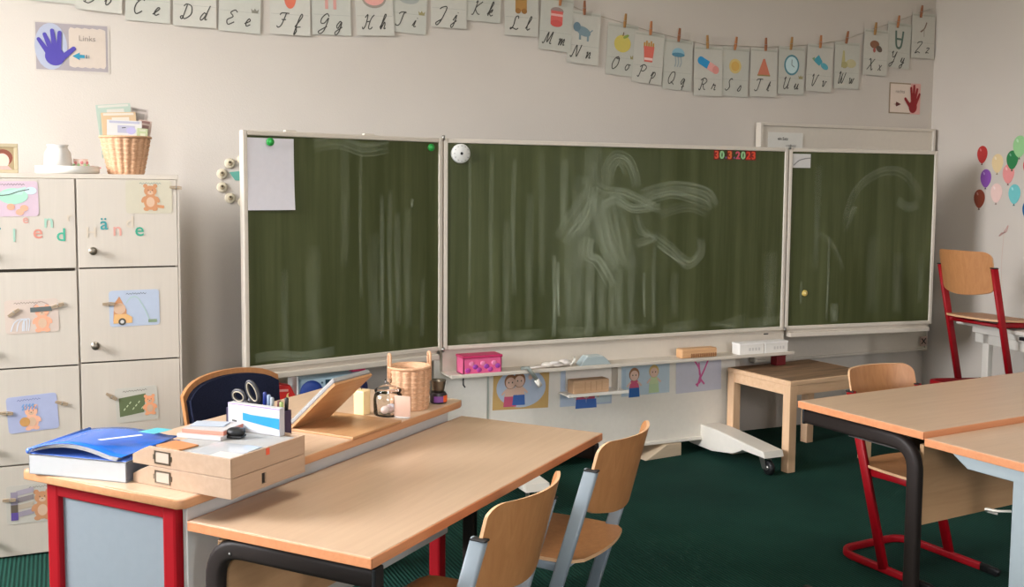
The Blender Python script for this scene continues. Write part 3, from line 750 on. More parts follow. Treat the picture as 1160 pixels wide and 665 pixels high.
def f6(b, w, h):
    squig(b, -.05, .04, h / 2 - .014); b.ap([(-.066, -.045), (.025, -.035), (.035, .04), (-.066, .03)], .0012, paint(92, 104, 68, .8))
    for k in range(7): b.ast([(-.05 + .011 * k, -.02 + .012 * (k % 3)), (-.044 + .011 * k, -.012 + .012 * (k % 3))], .004, .0016, paint(190, 200, 160, .8), sm=False)
    bear(b, .048, -.015, .055, paint(232, 160, 116, .8))
pcard(.158, .138, (186, 182, 170), f6, 'white postcard with a bear at a green blackboard on the lower right door', .279, .5625, -.04)
def f7(b, w, h):
    squig(b, -.01, .07, h / 2 - .012); bear(b, .035, -.02, .08)
    for k in range(4): b.ap([(-.055, -.05 + .028 * k), (.005, -.04 + .028 * k), (.005, -.02 + .028 * k), (-.055, -.03 + .028 * k)], .0014, paint(*[(150, 140, 150), (176, 160, 140), (130, 120, 120), (160, 150, 160)][k], .8))
    b.ar(-.075, -.05, -.06, -.03, .0016, paint(90, 70, 140, .8)); b.ar(-.075, -.05, -.03, 0, .0016, paint(96, 84, 70, .8)); b.ar(-.075, -.05, 0, .05, .0016, paint(140, 130, 144, .8))
pcard(.18, .15, (184, 178, 166), f7, 'white postcard with a bear beside a shelf on the bottom left door', -.107, .2065, 0)
PEGC = [(160, 140, 114), (196, 168, 130)]
def peg(name, label, x, z, ang, y=CY - .004, L=.046, col=PEGC[0], group='wooden pegs on the cabinet postcards'):
    t = thing(name, label, 'peg', (x, y, z), rot=(0, ang, 0), group=group)
    m = paint(*col, .7)
    for s in (-1, 1):
        b = MB(); b.prism([(-L / 2, .0008 * s), (L / 2, .0008 * s), (L / 2, .0055 * s), (L * .1, .0075 * s), (-L / 2, .0045 * s)], -.004, .004, m, 0, Matrix(((1, 0, 0, 0), (0, 0, 1, 0), (0, 1, 0, 0), (0, 0, 0, 1)))); b.build('prong', t)
    b = MB(); b.tube([(.002, 0, -.008), (.002, 0, .008)], .003, .0095, M_steel, (0, 1, 0)); b.build('spring', t)
for lb, x, z, a in (('peg at the right edge of the cream bear postcard', .440, 1.420, .08), ('peg at the right edge of the sunglasses bear postcard', .0, .967, -.28), ('peg slanting across the left part of the sunglasses bear postcard', -.152, .945, -.6), ('peg at the left edge of the light blue fox postcard', .183, .966, .0),
                    ('peg at the right edge of the lavender postcard', .005, .588, .3), ('peg at the left edge of the lavender postcard', -.187, .564, .1), ('peg at the upper left corner of the blackboard bear postcard', .185, .6, .6), ('peg at the left edge of the bottom shelf postcard', -.187, .228, .05)):
    peg('clothes_peg', 'small grey-brown ' + lb, x, z, a)

# things on top of the cabinet
ZT = 1.4705
t = thing('framed_portrait', 'small framed portrait picture on the far left of the cabinet top', 'picture frame', (-.19, 4.45, ZT), rot=(-.08, 0, 0))
fm = paint(170, 156, 124, .5)
b = MB(); b.bb(-.065, .065, -.006, .006, 0, .014, fm, .002); b.bb(-.065, .065, -.006, .006, .1, .114, fm, .002); b.bb(-.065, -.051, -.006, .006, .014, .1, fm, .002); b.bb(.051, .065, -.006, .006, .014, .1, fm, .002); b.build('frame', t)
b = MB(); b.bb(-.052, .052, -.002, .004, .012, .102, paint(150, 132, 96, .6)); b.ae(.012, .06, .034, .032, .0025, paint(120, 62, 44, .7)); b.ae(.01, .048, .024, .028, .003, paint(226, 180, 164, .7)); b.ap([(-.03, .012), (.045, .012), (.03, .028), (-.02, .028)], .0035, paint(196, 150, 140, .7)); b.build('portrait', t)
t = thing('round_tray', 'round white tray standing on the cabinet top', 'tray', (.05, 4.44, ZT))
b = MB(); b.lathe([(0, 0), (.112, 0), (.117, .006), (.117, .030), (.112, .030), (.11, .018), (0, .018)], paint(216, 212, 203, .35), 48); b.build('tray_dish', t)
t = thing('ceramic_vase', 'white embossed ceramic vase standing on the round tray', 'vase', (.016, 4.43, ZT + .0185))
vs = []; fs = []; prof = [(0, 0), (.044, 0), (.050, .012), (.0505, .035), (.046, .062), (.038, .078), (.036, .084), (.0405, .094), (.037, .094), (.032, .085), (.034, .076), (.044, .05), (.044, .012), (0, .012)]
seg = 40; cer = paint(204, 200, 193, .4); b = MB(); n = len(prof)
for j in range(seg):
    a = 2 * PI * j / seg
    for i, (r, z) in enumerate(prof):
        rr = r + (.002 * math.cos(10 * a + (i % 2) * PI) if 1 < i < 5 else 0); vs.append((rr * math.cos(a), rr * math.sin(a), z))
for j in range(seg):
    for i in range(n - 1): fs.append((j * n + i, ((j + 1) % seg) * n + i, ((j + 1) % seg) * n + i + 1, j * n + i + 1))
b.raw(vs, fs, cer, True); b.build('vase_body', t)
t = thing('small_pot', 'small pink patterned pot beside the white vase on the tray', 'pot', (.098, 4.44, ZT + .0185))
b = MB(); b.lathe([(0, 0), (.024, 0), (.027, .04), (.024, .04), (.022, .006), (0, .006)], paint(226, 200, 188, .5), 24); b.build('pot_body', t)
b = MB()
for i in range(7): a = -2.8 + i * .45; b.ball((.0265 * math.cos(a), .0265 * math.sin(a), .016 + .01 * (i % 2)), (.006, .006, .006), paint(*[(150, 180, 130), (214, 130, 130)][i % 2], .6), seg=8)
b.build('painted_dots', t)
b = MB(); b.ball((0, 0, .007), (.016, .012, .007), paint(206, 110, 116, .5)); b.prism([(.008, -.008), (.032, -.003), (.032, .003), (.008, .008)], .004, .009, paint(214, 126, 128, .5)); b.prism([(-.014, -.004), (-.026, -.012), (-.022, 0), (-.026, .012), (-.014, .004)], .004, .009, paint(206, 110, 116, .5))
tag(b.build('toy_fish', None, (.142, 4.44, ZT + .0185), (0, 0, .3)), 'tiny reddish pink trinket at the right edge of the round tray', 'trinket')
def weave(b, prof, h, rows, stakes, amp, m, thick=.006):
    seg = stakes * 6; vs = []; fs = []
    def R(z):
        t = z / h * (len(prof) - 1); i = min(int(t), len(prof) - 2); return prof[i] + (prof[i + 1] - prof[i]) * (t - i)
    sub = 3
    N = rows * sub
    for i in range(N + 1):
        z = h * i / N; row = i // sub; ph = (i % sub) / sub
        bulge = math.sin(PI * ph)
        for j in range(seg):
            a = 2 * PI * j / seg
            u = abs(math.sin(stakes * a / 2)) ** .6
            r = R(z) - amp * .9 + amp * u * (.75 + .25 * (row % 2)) + .0022 * bulge * u
            vs.append((r * math.cos(a), r * math.sin(a), z))
    for i in range(N):
        for j in range(seg): fs.append((i * seg + j, i * seg + (j + 1) % seg, (i + 1) * seg + (j + 1) % seg, (i + 1) * seg + j))
    b.raw(vs, fs, m, True)
    b.lathe([(0, .006)] + [(R(h * k / 6) - thick - .006, max(.006, h * k / 6)) for k in range(7)] + [(R(h) - .004, h)], m, 40)
    b.lathe([(0, 0), (R(0), 0), (R(0) - .003, .006), (0, .006)], m, 40)
t = thing('wicker_basket', 'tapered wicker basket filled with picture books on the cabinet top', 'basket', (.266, 4.45, ZT))
b = MB(); weave(b, [.068, .078, .088, .096], .148, 17, 18, .007, M_wicker); b.build('woven_body', t)
b = MB(); b.tube([(.097 * math.cos(k * PI / 16), .097 * math.sin(k * PI / 16), .148) for k in range(32)], .009, .009, M_wicker, closed=True); b.build('rim', t)
# picture books in that basket
bk = [(-.022, .03, .262, .15, .175, (188, 206, 190), (224, 220, 206), -.10, 'pale green picture book, tallest and furthest back in the cabinet basket'), (.035, .045, .25, .07, .17, (214, 200, 190), (180, 170, 160), .12, 'greyish picture book leaning right at the back of the cabinet basket'),
      (-.014, .01, .228, .15, .17, (226, 192, 148), (238, 226, 206), -.06, 'tan picture book behind the white one in the basket'), (.058, .012, .20, .05, .15, (206, 180, 164), (150, 110, 100), .14, 'thin brownish book at the right side of the basket'),
      (-.006, -.012, .195, .14, .165, (236, 232, 226), (196, 196, 214), .02, 'white picture book at the front of the basket'), (.055, -.02, .165, .04, .13, (196, 206, 160), (220, 220, 190), .08, 'narrow yellow-green booklet beside the white book in the basket')]
for x, y, h, w, wh, c, c2, tilt, lb in bk:
    t = thing('picture_book', lb, 'book', (.266 + x, 4.45 + y, ZT + .07), rot=(0, tilt, 0), group='picture books in the basket')
    w2 = min(w, .13); h -= .05; c = tuple(int(v * .88) for v in c)
    b = MB(); zb = .0
    def tap(z): return (.055 + .025 * min(1, z / .14))
    b.prism([(-w2 / 2, 0), (w2 / 2, 0), (w2 / 2, h), (-w2 / 2, h)], -.005, .005, paint(*c, .6), 0, Matrix(((1, 0, 0, 0), (0, 0, 1, 0), (0, 1, 0, 0), (0, 0, 0, 1)))); b.build('cover', t)
    c2 = tuple(int(v * .88) for v in c2)
    b = MB(); b.ar(-w2 / 2 + .008, w2 / 2 - .008, h - .012, h - .003, .0056, paint(*c2, .6)); b.ar(-w2 * .2, w2 * .3, h - .05, h - .02, .0057, paint(*c2, .6))
    if 'white picture' in lb and 'front' in lb:
        b.ae(.025, h - .04, .018, .014, .0062, paint(176, 170, 206, .7)); squig(b, -.045, .0, h - .012, M_ink, .002, .0015); b.ast([(-.01, h - .03), (.005, h - .028)], .003, .0062, M_ink, sm=False)
    b.build('cover_picture', t)

# ------------------------------------------------------------------ alphabet cards
GU = {'A': [[(.0, 0), (.3, 1), (.5, 0)], [(.1, .4), (.45, .4)]], 'B': [[(.12, .9), (.12, 0)], [(0, .85), (.3, 1), (.55, .8), (.2, .52), (.6, .3), (.35, 0), (0, .1)]], 'C': [[(.2, .8), (.05, .92), (.3, 1), (.5, .88)], [(.3, 1), (.08, .7), (.05, .3), (.25, 0), (.55, .2)]],
 'D': [[(.2, .95), (.15, .05), (0, .12), (.1, .2), (.3, .02), (.62, .35), (.5, .85), (.15, 1), (0, .85)]], 'E': [[(.55, .85), (.35, 1), (.12, .8), (.35, .55), (.05, .3), (.2, 0), (.55, .2)]],
 'F': [[(0, .85), (.1, 1), (.6, 1)], [(.4, 1), (.3, .2), (.12, 0), (0, .12)], [(.2, .55), (.5, .55)]], 'G': [[(.55, .8), (.35, 1), (.08, .7), (.1, .35), (.35, .35), (.55, .7), (.48, -.1), (.28, -.4), (.1, -.25), (.6, .12)]],
 'H': [[(0, .8), (.15, 1), (.17, .3), (.05, 0), (-.05, .15)], [(.62, 1), (.45, .7), (.42, .1), (.58, 0), (.7, .15)], [(.15, .5), (.45, .55)]], 'I': [[(0, .85), (.15, 1), (.5, 1), (.35, .9), (.3, .15), (.1, 0), (-.02, .12)]],
 'J': [[(0, .85), (.15, 1), (.5, 1), (.35, .1), (.15, -.3), (0, -.15), (.4, .15)]], 'K': [[(.1, .9), (.2, 1), (.15, .1), (0, 0)], [(.6, 1), (.2, .5), (.45, .1), (.65, .05)]],
 'L': [[(.45, .8), (.4, 1), (.2, .9), (.2, .3), (.05, 0), (0, .1), (.2, .1), (.5, 0), (.65, .1)]], 'M': [[(-.1, .1), (.05, .05), (.2, .9), (.3, .1), (.55, .95), (.55, .1), (.7, .05)]], 'N': [[(-.1, .1), (.05, .05), (.2, .95), (.45, .05), (.6, 1)]],
 'O': [[(.4, .95), (.15, .9), (.02, .4), (.2, 0), (.5, .3), (.5, .8), (.35, 1), (.25, .85), (.55, .85)]], 'P': [[(.2, .9), (.15, .05), (0, .1)], [(0, .8), (.3, 1), (.6, .8), (.45, .5), (.2, .5)]],
 'Q': [[(.4, .95), (.15, .9), (.02, .4), (.2, 0), (.5, .3), (.5, .8), (.35, 1)], [(.3, .2), (.65, -.05)]], 'R': [[(.2, .9), (.15, .05), (0, .1)], [(0, .8), (.3, 1), (.6, .8), (.45, .52), (.2, .5)], [(.3, .5), (.5, .1), (.65, .05)]],
 'S': [[(.5, .9), (.35, 1), (.2, .75), (.4, .3), (.2, 0), (0, .12)]], 'T': [[(0, .85), (.1, 1), (.6, 1)], [(.35, 1), (.3, .15), (.12, 0), (0, .12)]], 'U': [[(0, .8), (.1, 1), (.12, .2), (.3, 0), (.5, .3), (.55, 1)], [(.55, .4), (.55, .05), (.7, .1)]],
 'V': [[(0, .8), (.1, 1), (.2, .1), (.35, .1), (.55, .9), (.65, .95)]], 'W': [[(0, .8), (.1, 1), (.12, .1), (.25, .05), (.38, .9)], [(.38, .5), (.42, .05), (.55, .1), (.68, .95)]], 'X': [[(0, .85), (.12, 1), (.3, .5), (.5, 0), (.62, .12)], [(.6, 1), (.3, .5), (0, 0)]],
 'Y': [[(0, .8), (.1, 1), (.15, .55), (.35, .5), (.52, 1)], [(.52, 1), (.4, 0), (.2, -.4), (.05, -.2), (.5, .1)]], 'Z': [[(0, .85), (.15, 1), (.55, .95), (0, .02), (.3, .1), (.6, 0)]]}
GL = {'a': [[(.3, .45), (.1, .45), (.03, .2), (.14, 0), (.3, .3), (.34, .08), (.46, .1)]], 'b': [[(0, .2), (.2, .9), (.12, 1), (.08, .2), (.2, 0), (.35, .25), (.3, .45), (.45, .42)]], 'c': [[(0, .05), (.32, .42), (.2, .5), (.08, .2), (.2, 0), (.4, .1)]], 'd': [[(.32, .4), (.18, .5), (.03, .2), (.12, 0), (.3, .3), (.42, 1)], [(.36, .5), (.34, .08), (.48, .08)]],
 'e': [[(0, .15), (.3, .35), (.2, .5), (.08, .25), (.18, 0), (.4, .12)]], 'f': [[(0, .1), (.3, .8), (.2, 1), (.12, .6), (.08, -.4), (.2, -.2), (.12, .05), (.4, .12)]], 'g': [[(.32, .4), (.18, .5), (.03, .2), (.15, .02), (.32, .45), (.3, -.2), (.15, -.45), (.05, -.25), (.45, .12)]],
 'h': [[(0, .1), (.25, .9), (.15, 1), (.08, 0), (.25, .48), (.33, .35), (.33, .05), (.45, .08)]], 'i': [[(0, .1), (.15, .5), (.13, .08), (.3, .08)], [(.2, .66), (.22, .7)]], 'j': [[(0, .1), (.18, .5), (.15, -.2), (.05, -.42), (-.05, -.25), (.3, .1)], [(.22, .66), (.24, .7)]],
 'k': [[(0, .1), (.25, .9), (.15, 1), (.08, 0)], [(.1, .25), (.32, .5), (.28, .28), (.12, .25), (.3, .02), (.45, .1)]], 'l': [[(0, .1), (.28, .85), (.18, 1), (.1, .3), (.18, 0), (.38, .12)]], 'm': [[(0, .4), (.08, .5), (.08, 0), (.2, .48), (.26, .4), (.26, 0), (.4, .48), (.46, .38), (.46, .05), (.58, .08)]],
 'n': [[(0, .4), (.08, .5), (.08, 0), (.24, .48), (.32, .36), (.32, .05), (.45, .08)]], 'o': [[(.28, .45), (.12, .45), (.03, .2), (.16, 0), (.33, .2), (.3, .45), (.45, .42)]], 'p': [[(0, .15), (.12, .5), (.08, -.45)], [(.1, .3), (.24, .5), (.36, .3), (.24, .02), (.1, .05)]],
 'q': [[(.32, .4), (.18, .5), (.03, .2), (.15, .02), (.32, .45), (.3, -.45)], [(.2, -.2), (.42, -.1)]], 'r': [[(0, .1), (.1, .55), (.16, .42), (.3, .45), (.28, .08), (.42, .08)]], 's': [[(0, .05), (.22, .5), (.3, .15), (.15, 0), (.03, .08)]], 't': [[(0, .1), (.18, .85), (.13, .1), (.3, .08)], [(.03, .5), (.3, .5)]],
 'u': [[(0, .15), (.08, .5), (.1, .05), (.25, .1), (.35, .5), (.34, .05), (.48, .1)]], 'v': [[(0, .4), (.08, .5), (.13, .05), (.25, .1), (.33, .45), (.45, .42)]], 'w': [[(0, .4), (.06, .5), (.1, .05), (.2, .1), (.26, .45), (.3, .05), (.4, .1), (.46, .45), (.55, .42)]], 'x': [[(0, .45), (.1, .45), (.25, .05), (.38, .08)], [(.33, .5), (.02, 0)]],
 'y': [[(0, .15), (.08, .5), (.1, .1), (.25, .15), (.34, .5), (.28, -.3), (.12, -.45), (.05, -.25), (.45, .1)]], 'z': [[(0, .42), (.1, .5), (.32, .45), (.02, .05), (.2, .08), (.38, .03)]]}
CW = [('A', .021, 2.215, .02), ('B', .212, 2.189, .05), ('C', .408, 2.159, .02), ('D', .608, 2.150, .01), ('E', .814, 2.139, .035), ('F', 1.040, 2.142, .0), ('G', 1.235, 2.155, -.02), ('H', 1.443, 2.165, -.055), ('I', 1.633, 2.189, .04), ('J', 1.838, 2.229, .0), ('K', 2.031, 2.273, .02), ('L', 2.237, 2.215, -.01), ('M', 2.447, 2.150, .06), ('N', 2.612, 2.09, .055), ('O', 2.848, 2.041, .05),
      ('P', 3.013, 2.006, .06), ('Q', 3.202, 1.980, .03), ('R', 3.397, 1.955, -.01), ('S', 3.587, 1.96, .03), ('T', 3.782, 1.967, .0), ('U', 3.985, 1.988, .01), ('V', 4.191, 2.013, .03), ('W', 4.397, 2.04, .0), ('X', 4.617, 2.13, .02), ('Y', 4.805, 2.185, .045), ('Z', 4.992, 2.255, -.01)]
PIC = {'A': 'an unclear picture', 'B': 'its picture cut off by the picture edge', 'C': 'its picture cut off by the picture edge', 'D': 'its picture cut off by the picture edge', 'E': 'a small grey crown', 'F': 'a red foot', 'G': 'pink legs', 'H': 'a pink dish', 'I': 'a grey animal and gold crown', 'J': 'its picture cut off by the picture edge', 'K': 'its picture cut off by the picture edge', 'L': 'a brown lion', 'M': 'a red jar', 'N': 'a blue-grey rhino', 'O': 'a yellow fruit', 'P': 'a red bag of fries', 'Q': 'a blue jellyfish', 'R': 'a blue and pink pill', 'S': 'a yellow sun', 'T': 'a red triangle', 'U': 'a blue clock', 'V': 'blue birds', 'W': 'tan grass and stones', 'X': 'a brown animal', 'Y': 'a dark green Y shape', 'Z': 'a small branch'}
LAM = paint(193, 189, 177, .35); LAM2 = paint(187, 185, 173, .35); GREYL = paint(158, 158, 148, .6)
def picture(b, k, cx, cz):
    o = .0018
    A = lambda *a: b.ae(*a)
    def c(*v): return paint(*v, .7)
    if k == 'F': A(cx, cz, .028, .05, o, c(214, 110, 84))
    elif k == 'G': b.ar(cx - .03, cx - .015, cz - .05, cz + .03, o, c(206, 150, 140)); b.ar(cx + .01, cx + .025, cz - .05, cz + .03, o, c(206, 150, 140))
    elif k == 'H': A(cx, cz + .01, .062, .05, o, c(150, 140, 128)); A(cx, cz + .015, .055, .042, o + .0003, c(224, 160, 150)); A(cx, cz + .03, .03, .02, o + .0006, c(232, 200, 190))
    elif k == 'I': A(cx, cz, .055, .03, o, c(160, 162, 156)); A(cx + .03, cz + .02, .02, .02, o + .0002, c(170, 172, 166))
    elif k == 'J': A(cx + .02, cz - .02, .02, .012, o, c(120, 110, 100))
    elif k == 'L': b.ar(cx - .035, cx + .03, cz - .045, cz + .05, o, c(170, 126, 66)); A(cx - .02, cz - .045, .016, .014, o + .0002, c(150, 104, 50)); A(cx + .015, cz - .045, .016, .014, o + .0002, c(150, 104, 50)); A(cx, cz + .05, .04, .04, o + .0003, c(136, 92, 44))
    elif k == 'M': A(cx, cz + .035, .038, .02, o, c(150, 130, 122)); b.ar(cx - .035, cx + .035, cz - .03, cz + .035, o + .0001, c(208, 96, 88)); A(cx, cz - .03, .035, .018, o + .0001, c(200, 84, 76)); b.ar(cx - .035, cx + .035, cz + .008, cz + .02, o + .0004, c(226, 170, 160))
    elif k == 'N':
        g = c(120, 140, 146); A(cx - .005, cz, .045, .024, o, g, -.3); A(cx - .045, cz + .02, .022, .025, o + .0002, c(104, 126, 136)); b.ar(cx - .03, cx - .018, cz - .045, cz, o, g); b.ar(cx + .018, cx + .03, cz - .05, cz - .01, o, g); b.ast([(cx + .03, cz - .005), (cx + .05, cz + .012)], .006, o, g, sm=False)
    elif k == 'O': A(cx, cz, .052, .047, o, c(200, 182, 92)); A(cx + .02, cz + .04, .02, .008, o + .0003, c(130, 150, 70), .5); b.ast([(cx, cz + .04), (cx + .004, cz + .062)], .006, o + .0003, c(110, 90, 60), sm=False)
    elif k == 'P': b.ap([(cx - .026, cz - .055), (cx + .026, cz - .055), (cx + .034, cz + .03), (cx - .034, cz + .03)], o, c(212, 104, 88)); b.ar(cx - .026, cx + .026, cz - .045, cz - .032, o + .0003, c(236, 200, 190)); [b.ar(cx - .035 + .014 * i, cx - .025 + .014 * i, cz + .02, cz + .05 + .01 * (i % 2), o - .0002, c(190, 140, 60)) for i in range(5)]
    elif k == 'Q': A(cx, cz + .025, .042, .035, o, c(140, 178, 190), 0, 22, -10, 190); A(cx, cz + .022, .042, .012, o + .0002, c(80, 130, 150)); [b.ast([(cx - .02 + .018 * i, cz + .015), (cx - .014 + .018 * i, cz - .02), (cx - .02 + .016 * i, cz - .045)], .007, o, c(150, 160, 160)) for i in range(3)]
    elif k == 'R': b.ast([(cx - .05, cz + .025), (cx, cz)], .045, o, c(40, 140, 190), sm=False); A(cx - .05, cz + .025, .022, .0225, o, c(40, 140, 190)); b.ast([(cx, cz), (cx + .05, cz - .025)], .045, o, c(224, 160, 150), sm=False); A(cx + .05, cz - .025, .022, .0225, o, c(214, 140, 130))
    elif k == 'S': A(cx, cz, .042, .042, o, c(206, 182, 116)); A(cx, cz, .028, .028, o + .0003, c(206, 164, 84))
    elif k == 'T': b.ap([(cx - .045, cz - .05), (cx + .045, cz - .05), (cx + .006, cz + .045), (cx - .006, cz + .045)], o, c(196, 116, 90)); b.ar(cx - .045, cx + .045, cz - .054, cz - .046, o + .0003, c(150, 130, 80))
    elif k == 'U': A(cx, cz, .055, .06, o, c(80, 130, 140)); A(cx, cz, .044, .049, o + .0003, c(190, 212, 212)); b.ast([(cx, cz), (cx, cz + .032)], .004, o + .0006, M_ink, sm=False); b.ast([(cx, cz), (cx + .02, cz - .012)], .004, o + .0006, M_ink, sm=False)
    elif k == 'V': b.ap([(cx - .05, cz + .01), (cx - .01, cz + .045), (cx + .02, cz + .005), (cx - .005, cz - .02)], o, c(70, 150, 164)); A(cx + .035, cz - .02, .03, .018, o + .0002, c(90, 164, 176), -.4); b.ap([(cx - .06, cz + .02), (cx - .04, cz + .03), (cx - .04, cz + .005)], o + .0001, c(120, 150, 110))
    elif k == 'W': b.ap([(cx - .045, cz - .045), (cx - .012, cz - .045), (cx - .02, cz + .055), (cx - .034, cz + .055)], o, c(180, 170, 120)); A(cx + .03, cz - .02, .04, .026, o, c(188, 178, 136)); A(cx - .02, cz - .03, .024, .02, o + .0002, c(170, 160, 110))
    elif k == 'X': A(cx - .012, cz + .015, .036, .024, o, c(140, 96, 70)); A(cx + .025, cz - .01, .025, .018, o + .0002, c(100, 84, 70), -.5); A(cx - .012, cz - .02, .01, .014, o, c(180, 90, 80))
    elif k == 'Y': b.ast([(cx - .028, cz + .055), (cx - .02, cz - .03), (cx, cz - .05), (cx + .02, cz - .03), (cx + .03, cz + .055)], .014, o, c(88, 108, 96)); b.ast([(cx - .02, cz + .005), (cx + .02, cz + .005)], .012, o + .0002, c(88, 108, 96), sm=False)
    elif k == 'Z': b.ast([(cx + .025, cz + .05), (cx + .005, cz + .01), (cx - .025, cz - .01)], .010, o, c(130, 110, 96)); b.ast([(cx + .005, cz + .01), (cx + .005, cz - .04)], .006, o, c(160, 150, 136))
for idx, (k, cx, zb, rot) in enumerate(CW):
    w, h = .19, .277
    b = MB(); b.bb(-w / 2, w / 2, -.0009, 0, -h, 0, LAM if idx % 2 else LAM2)
    b.ar(-w / 2 + .006, w / 2 - .006, -h * .66, -h * .655, .0012, GREYL); b.ar(-w / 2 + .006, w / 2 - .006, -.018, -.008, .0012, paint(176, 174, 160, .6))
    for q in (-.735, -.86): b.ar(-w / 2 + .01, w / 2 - .01, h * q, h * q + .0015, .0011, paint(188, 188, 176, .6))
    picture(b, k, 0, -h * .38)
    sc = .068; base = -h * .885; x = -.072 if k in 'MNW' else -.066
    for strokes, x0 in ((GU[k], x), (GL[k.lower()], x + .085)):
        for s_ in strokes:
            pts = [(x0 + (px + .32 * pz) * sc, base + pz * sc) for px, pz in s_]
            b.ast(pts, .0052, .0016, M_ink)
    if k in 'EIOU': b.ap([(.055, -h * .66), (.083, -h * .66), (.087, -h * .585), (.077, -h * .62), (.069, -h * .58), (.061, -h * .62), (.051, -h * .585)], .0016, paint(*((150, 140, 96) if k != 'E' else (130, 126, 112)), .7))
    o = b.build('alphabet_card', None, (cx, YB - .007 - .004 * (idx % 2) - (.006 if k == 'M' else 0), zb + h), (0, rot, 0))
    if k == 'A': tag(o, 'leftmost alphabet card, only its lower edge in the picture', 'card', 'alphabet cards on the string')
    else: tag(o, 'laminated alphabet card with cursive %s%s and %s' % (k, k.lower(), PIC[k]), 'card', 'alphabet cards on the string')
# string
b = MB()
b.tube([(2.2, YB - .0025, 2.52), (2.459, YB - .0025, 2.418), (2.601, YB - .0025, 2.372), (2.85, YB - .0025, 2.325), (3.012, YB - .0025, 2.294), (3.195, YB - .0025, 2.268), (3.383, YB - .0025, 2.242), (3.575, YB - .0025, 2.248), (3.785, YB - .0025, 2.252), (3.968, YB - .0025, 2.268), (4.182, YB - .0025, 2.294), (4.381, YB - .0025, 2.332), (4.598, YB - .0025, 2.412), (4.778, YB - .0025, 2.468), (4.962, YB - .0025, 2.536), (5.05, YB - .004, 2.565)], .003, .003, paint(170, 160, 140, .8))
b.tube([(-.3, YB - .0025, 2.54), (.2, YB - .0025, 2.475), (.6, YB - .0025, 2.44), (1.04, YB - .0025, 2.428), (1.44, YB - .0025, 2.45), (1.84, YB - .0025, 2.51), (2.2, YB - .0025, 2.52)], .003, .003, paint(170, 160, 140, .8))
tag(b.build('hanging_string', None), 'thin sagging string across the top of the back wall holding alphabet cards', 'string')
pegx = dict(M=(2.459, 2.422, .1), N=(2.601, 2.385, 0), O=(2.85, 2.335, .1), P=(3.012, 2.306, .06), Q=(3.195, 2.281, .1), R=(3.383, 2.255, -.05), S=(3.575, 2.258, .15), T=(3.785, 2.266, 0), U=(3.968, 2.283, .1), V=(4.182, 2.306, .06), W=(4.381, 2.344, .18), X=(4.598, 2.41, .12), Y=(4.778, 2.465, .15), Z=(4.962, 2.54, .12))
for i, (k, (x, z, a)) in enumerate(pegx.items()):
    peg('clothes_peg', 'wooden peg clipping the cursive %s card to the wall string' % k, x, z, PI / 2 + a, YB - .022, .075, [(176, 116, 72), (150, 96, 64), (164, 122, 70)][i % 3], 'wooden pegs on the alphabet string')

# left / right hand posters
def hand(b, pts, palm, m, off, fw):
    (px, pz, rx, rz, rr) = palm; b.ae(px, pz, rx, rz, off, m, rr)
    for i, (bx, bz, tx, tz) in enumerate(pts):
        w = fw * (1.15 if i == 4 else 1); b.ast([(bx, bz), (tx, tz)], w * 1.15, off + .0002 * (i + 1), m, w * .85, sm=False); b.ae(tx, tz, w * .425, w * .425, off + .0002 * (i + 1), m, n=12)
b = MB(); W2, H2 = .29, .201
b.bb(-W2 / 2 - .006, W2 / 2 + .008, -.0008, 0, -H2 / 2 - .008, H2 / 2 + .005, paint(194, 184, 172, .4)); b.ar(-W2 / 2, W2 / 2, -H2 / 2, H2 / 2, .0013, paint(156, 147, 148, .6))
b.ae(-.085, 0, .065, .1, .0016, paint(166, 170, 186, .6)); sc = []
for k in range(60):
    a = 2 * PI * k / 60; x = .062 + .075 * max(-1, min(1, 1.35 * math.cos(a))); z = .085 * max(-1, min(1, 1.35 * math.sin(a))); s2 = 1 + .03 * math.sin(k * 2.1); sc.append((x * 1.0, z * s2))
b.ap(sc, .0019, paint(196, 181, 166, .6))
VI = paint(70, 58, 150, .6)
hand(b, [(-.098, -.025, -.133, .028), (-.086, -.01, -.109, .05), (-.07, -.01, -.079, .068), (-.055, -.015, -.049, .061), (-.05, -.055, .006, -.005)], (-.07, -.042, .040, .040, .2), VI, .003, .019)
b.text('Links', .062, .042, .034, .003, paint(140, 130, 122, .7)); TE = paint(40, 134, 160, .6)
b.ap([(.0, -.037), (.03, -.02), (.03, -.03), (.05, -.03), (.05, -.044), (.03, -.044), (.03, -.054)], .003, TE); b.ar(.055, .06, -.045, -.029, .003, paint(90, 110, 120, .6)); b.ar(.065, .069, -.044, -.03, .003, paint(140, 140, 130, .6))
tag(b.build('hand_poster', None, (.087, YB - .001, 2.027), (0, 0.0, 0)), 'poster with a violet-blue hand and the word Links, left above the cabinet', 'poster')
b = MB(); W2, H2 = .254, .19
b.bb(-W2 / 2, W2 / 2, -.0008, 0, -H2 / 2, H2 / 2, paint(150, 132, 108, .6)); b.ar(-W2 / 2 + .009, W2 / 2 - .009, -H2 / 2 + .008, H2 / 2 - .008, .0013, paint(216, 198, 182, .6)); b.ar(.045, W2 / 2, -H2 / 2, H2 / 2, .0016, paint(214, 160, 150, .6))
DR = paint(140, 22, 26, .6)
hand(b, [(.085, -.04, .118, .03), (.078, -.02, .098, .06), (.07, -.02, .072, .08), (.06, -.02, .046, .066), (.045, -.05, .002, -.002)], (.066, -.05, .034, .038, 0), DR, .003, .019)
b.text('rechts', -.04, .042, .03, .003, paint(150, 136, 124, .7)); b.ap([(-.095, -.038), (-.075, -.036), (-.07, -.022), (-.03, -.037), (-.07, -.052), (-.075, -.04)], .003, paint(96, 40, 34, .6))
tag(b.build('hand_poster', None, (4.87, YB - .001, 2.002), (0, .0, 0)), 'poster with a dark red hand and arrow near the right wall corner', 'poster')

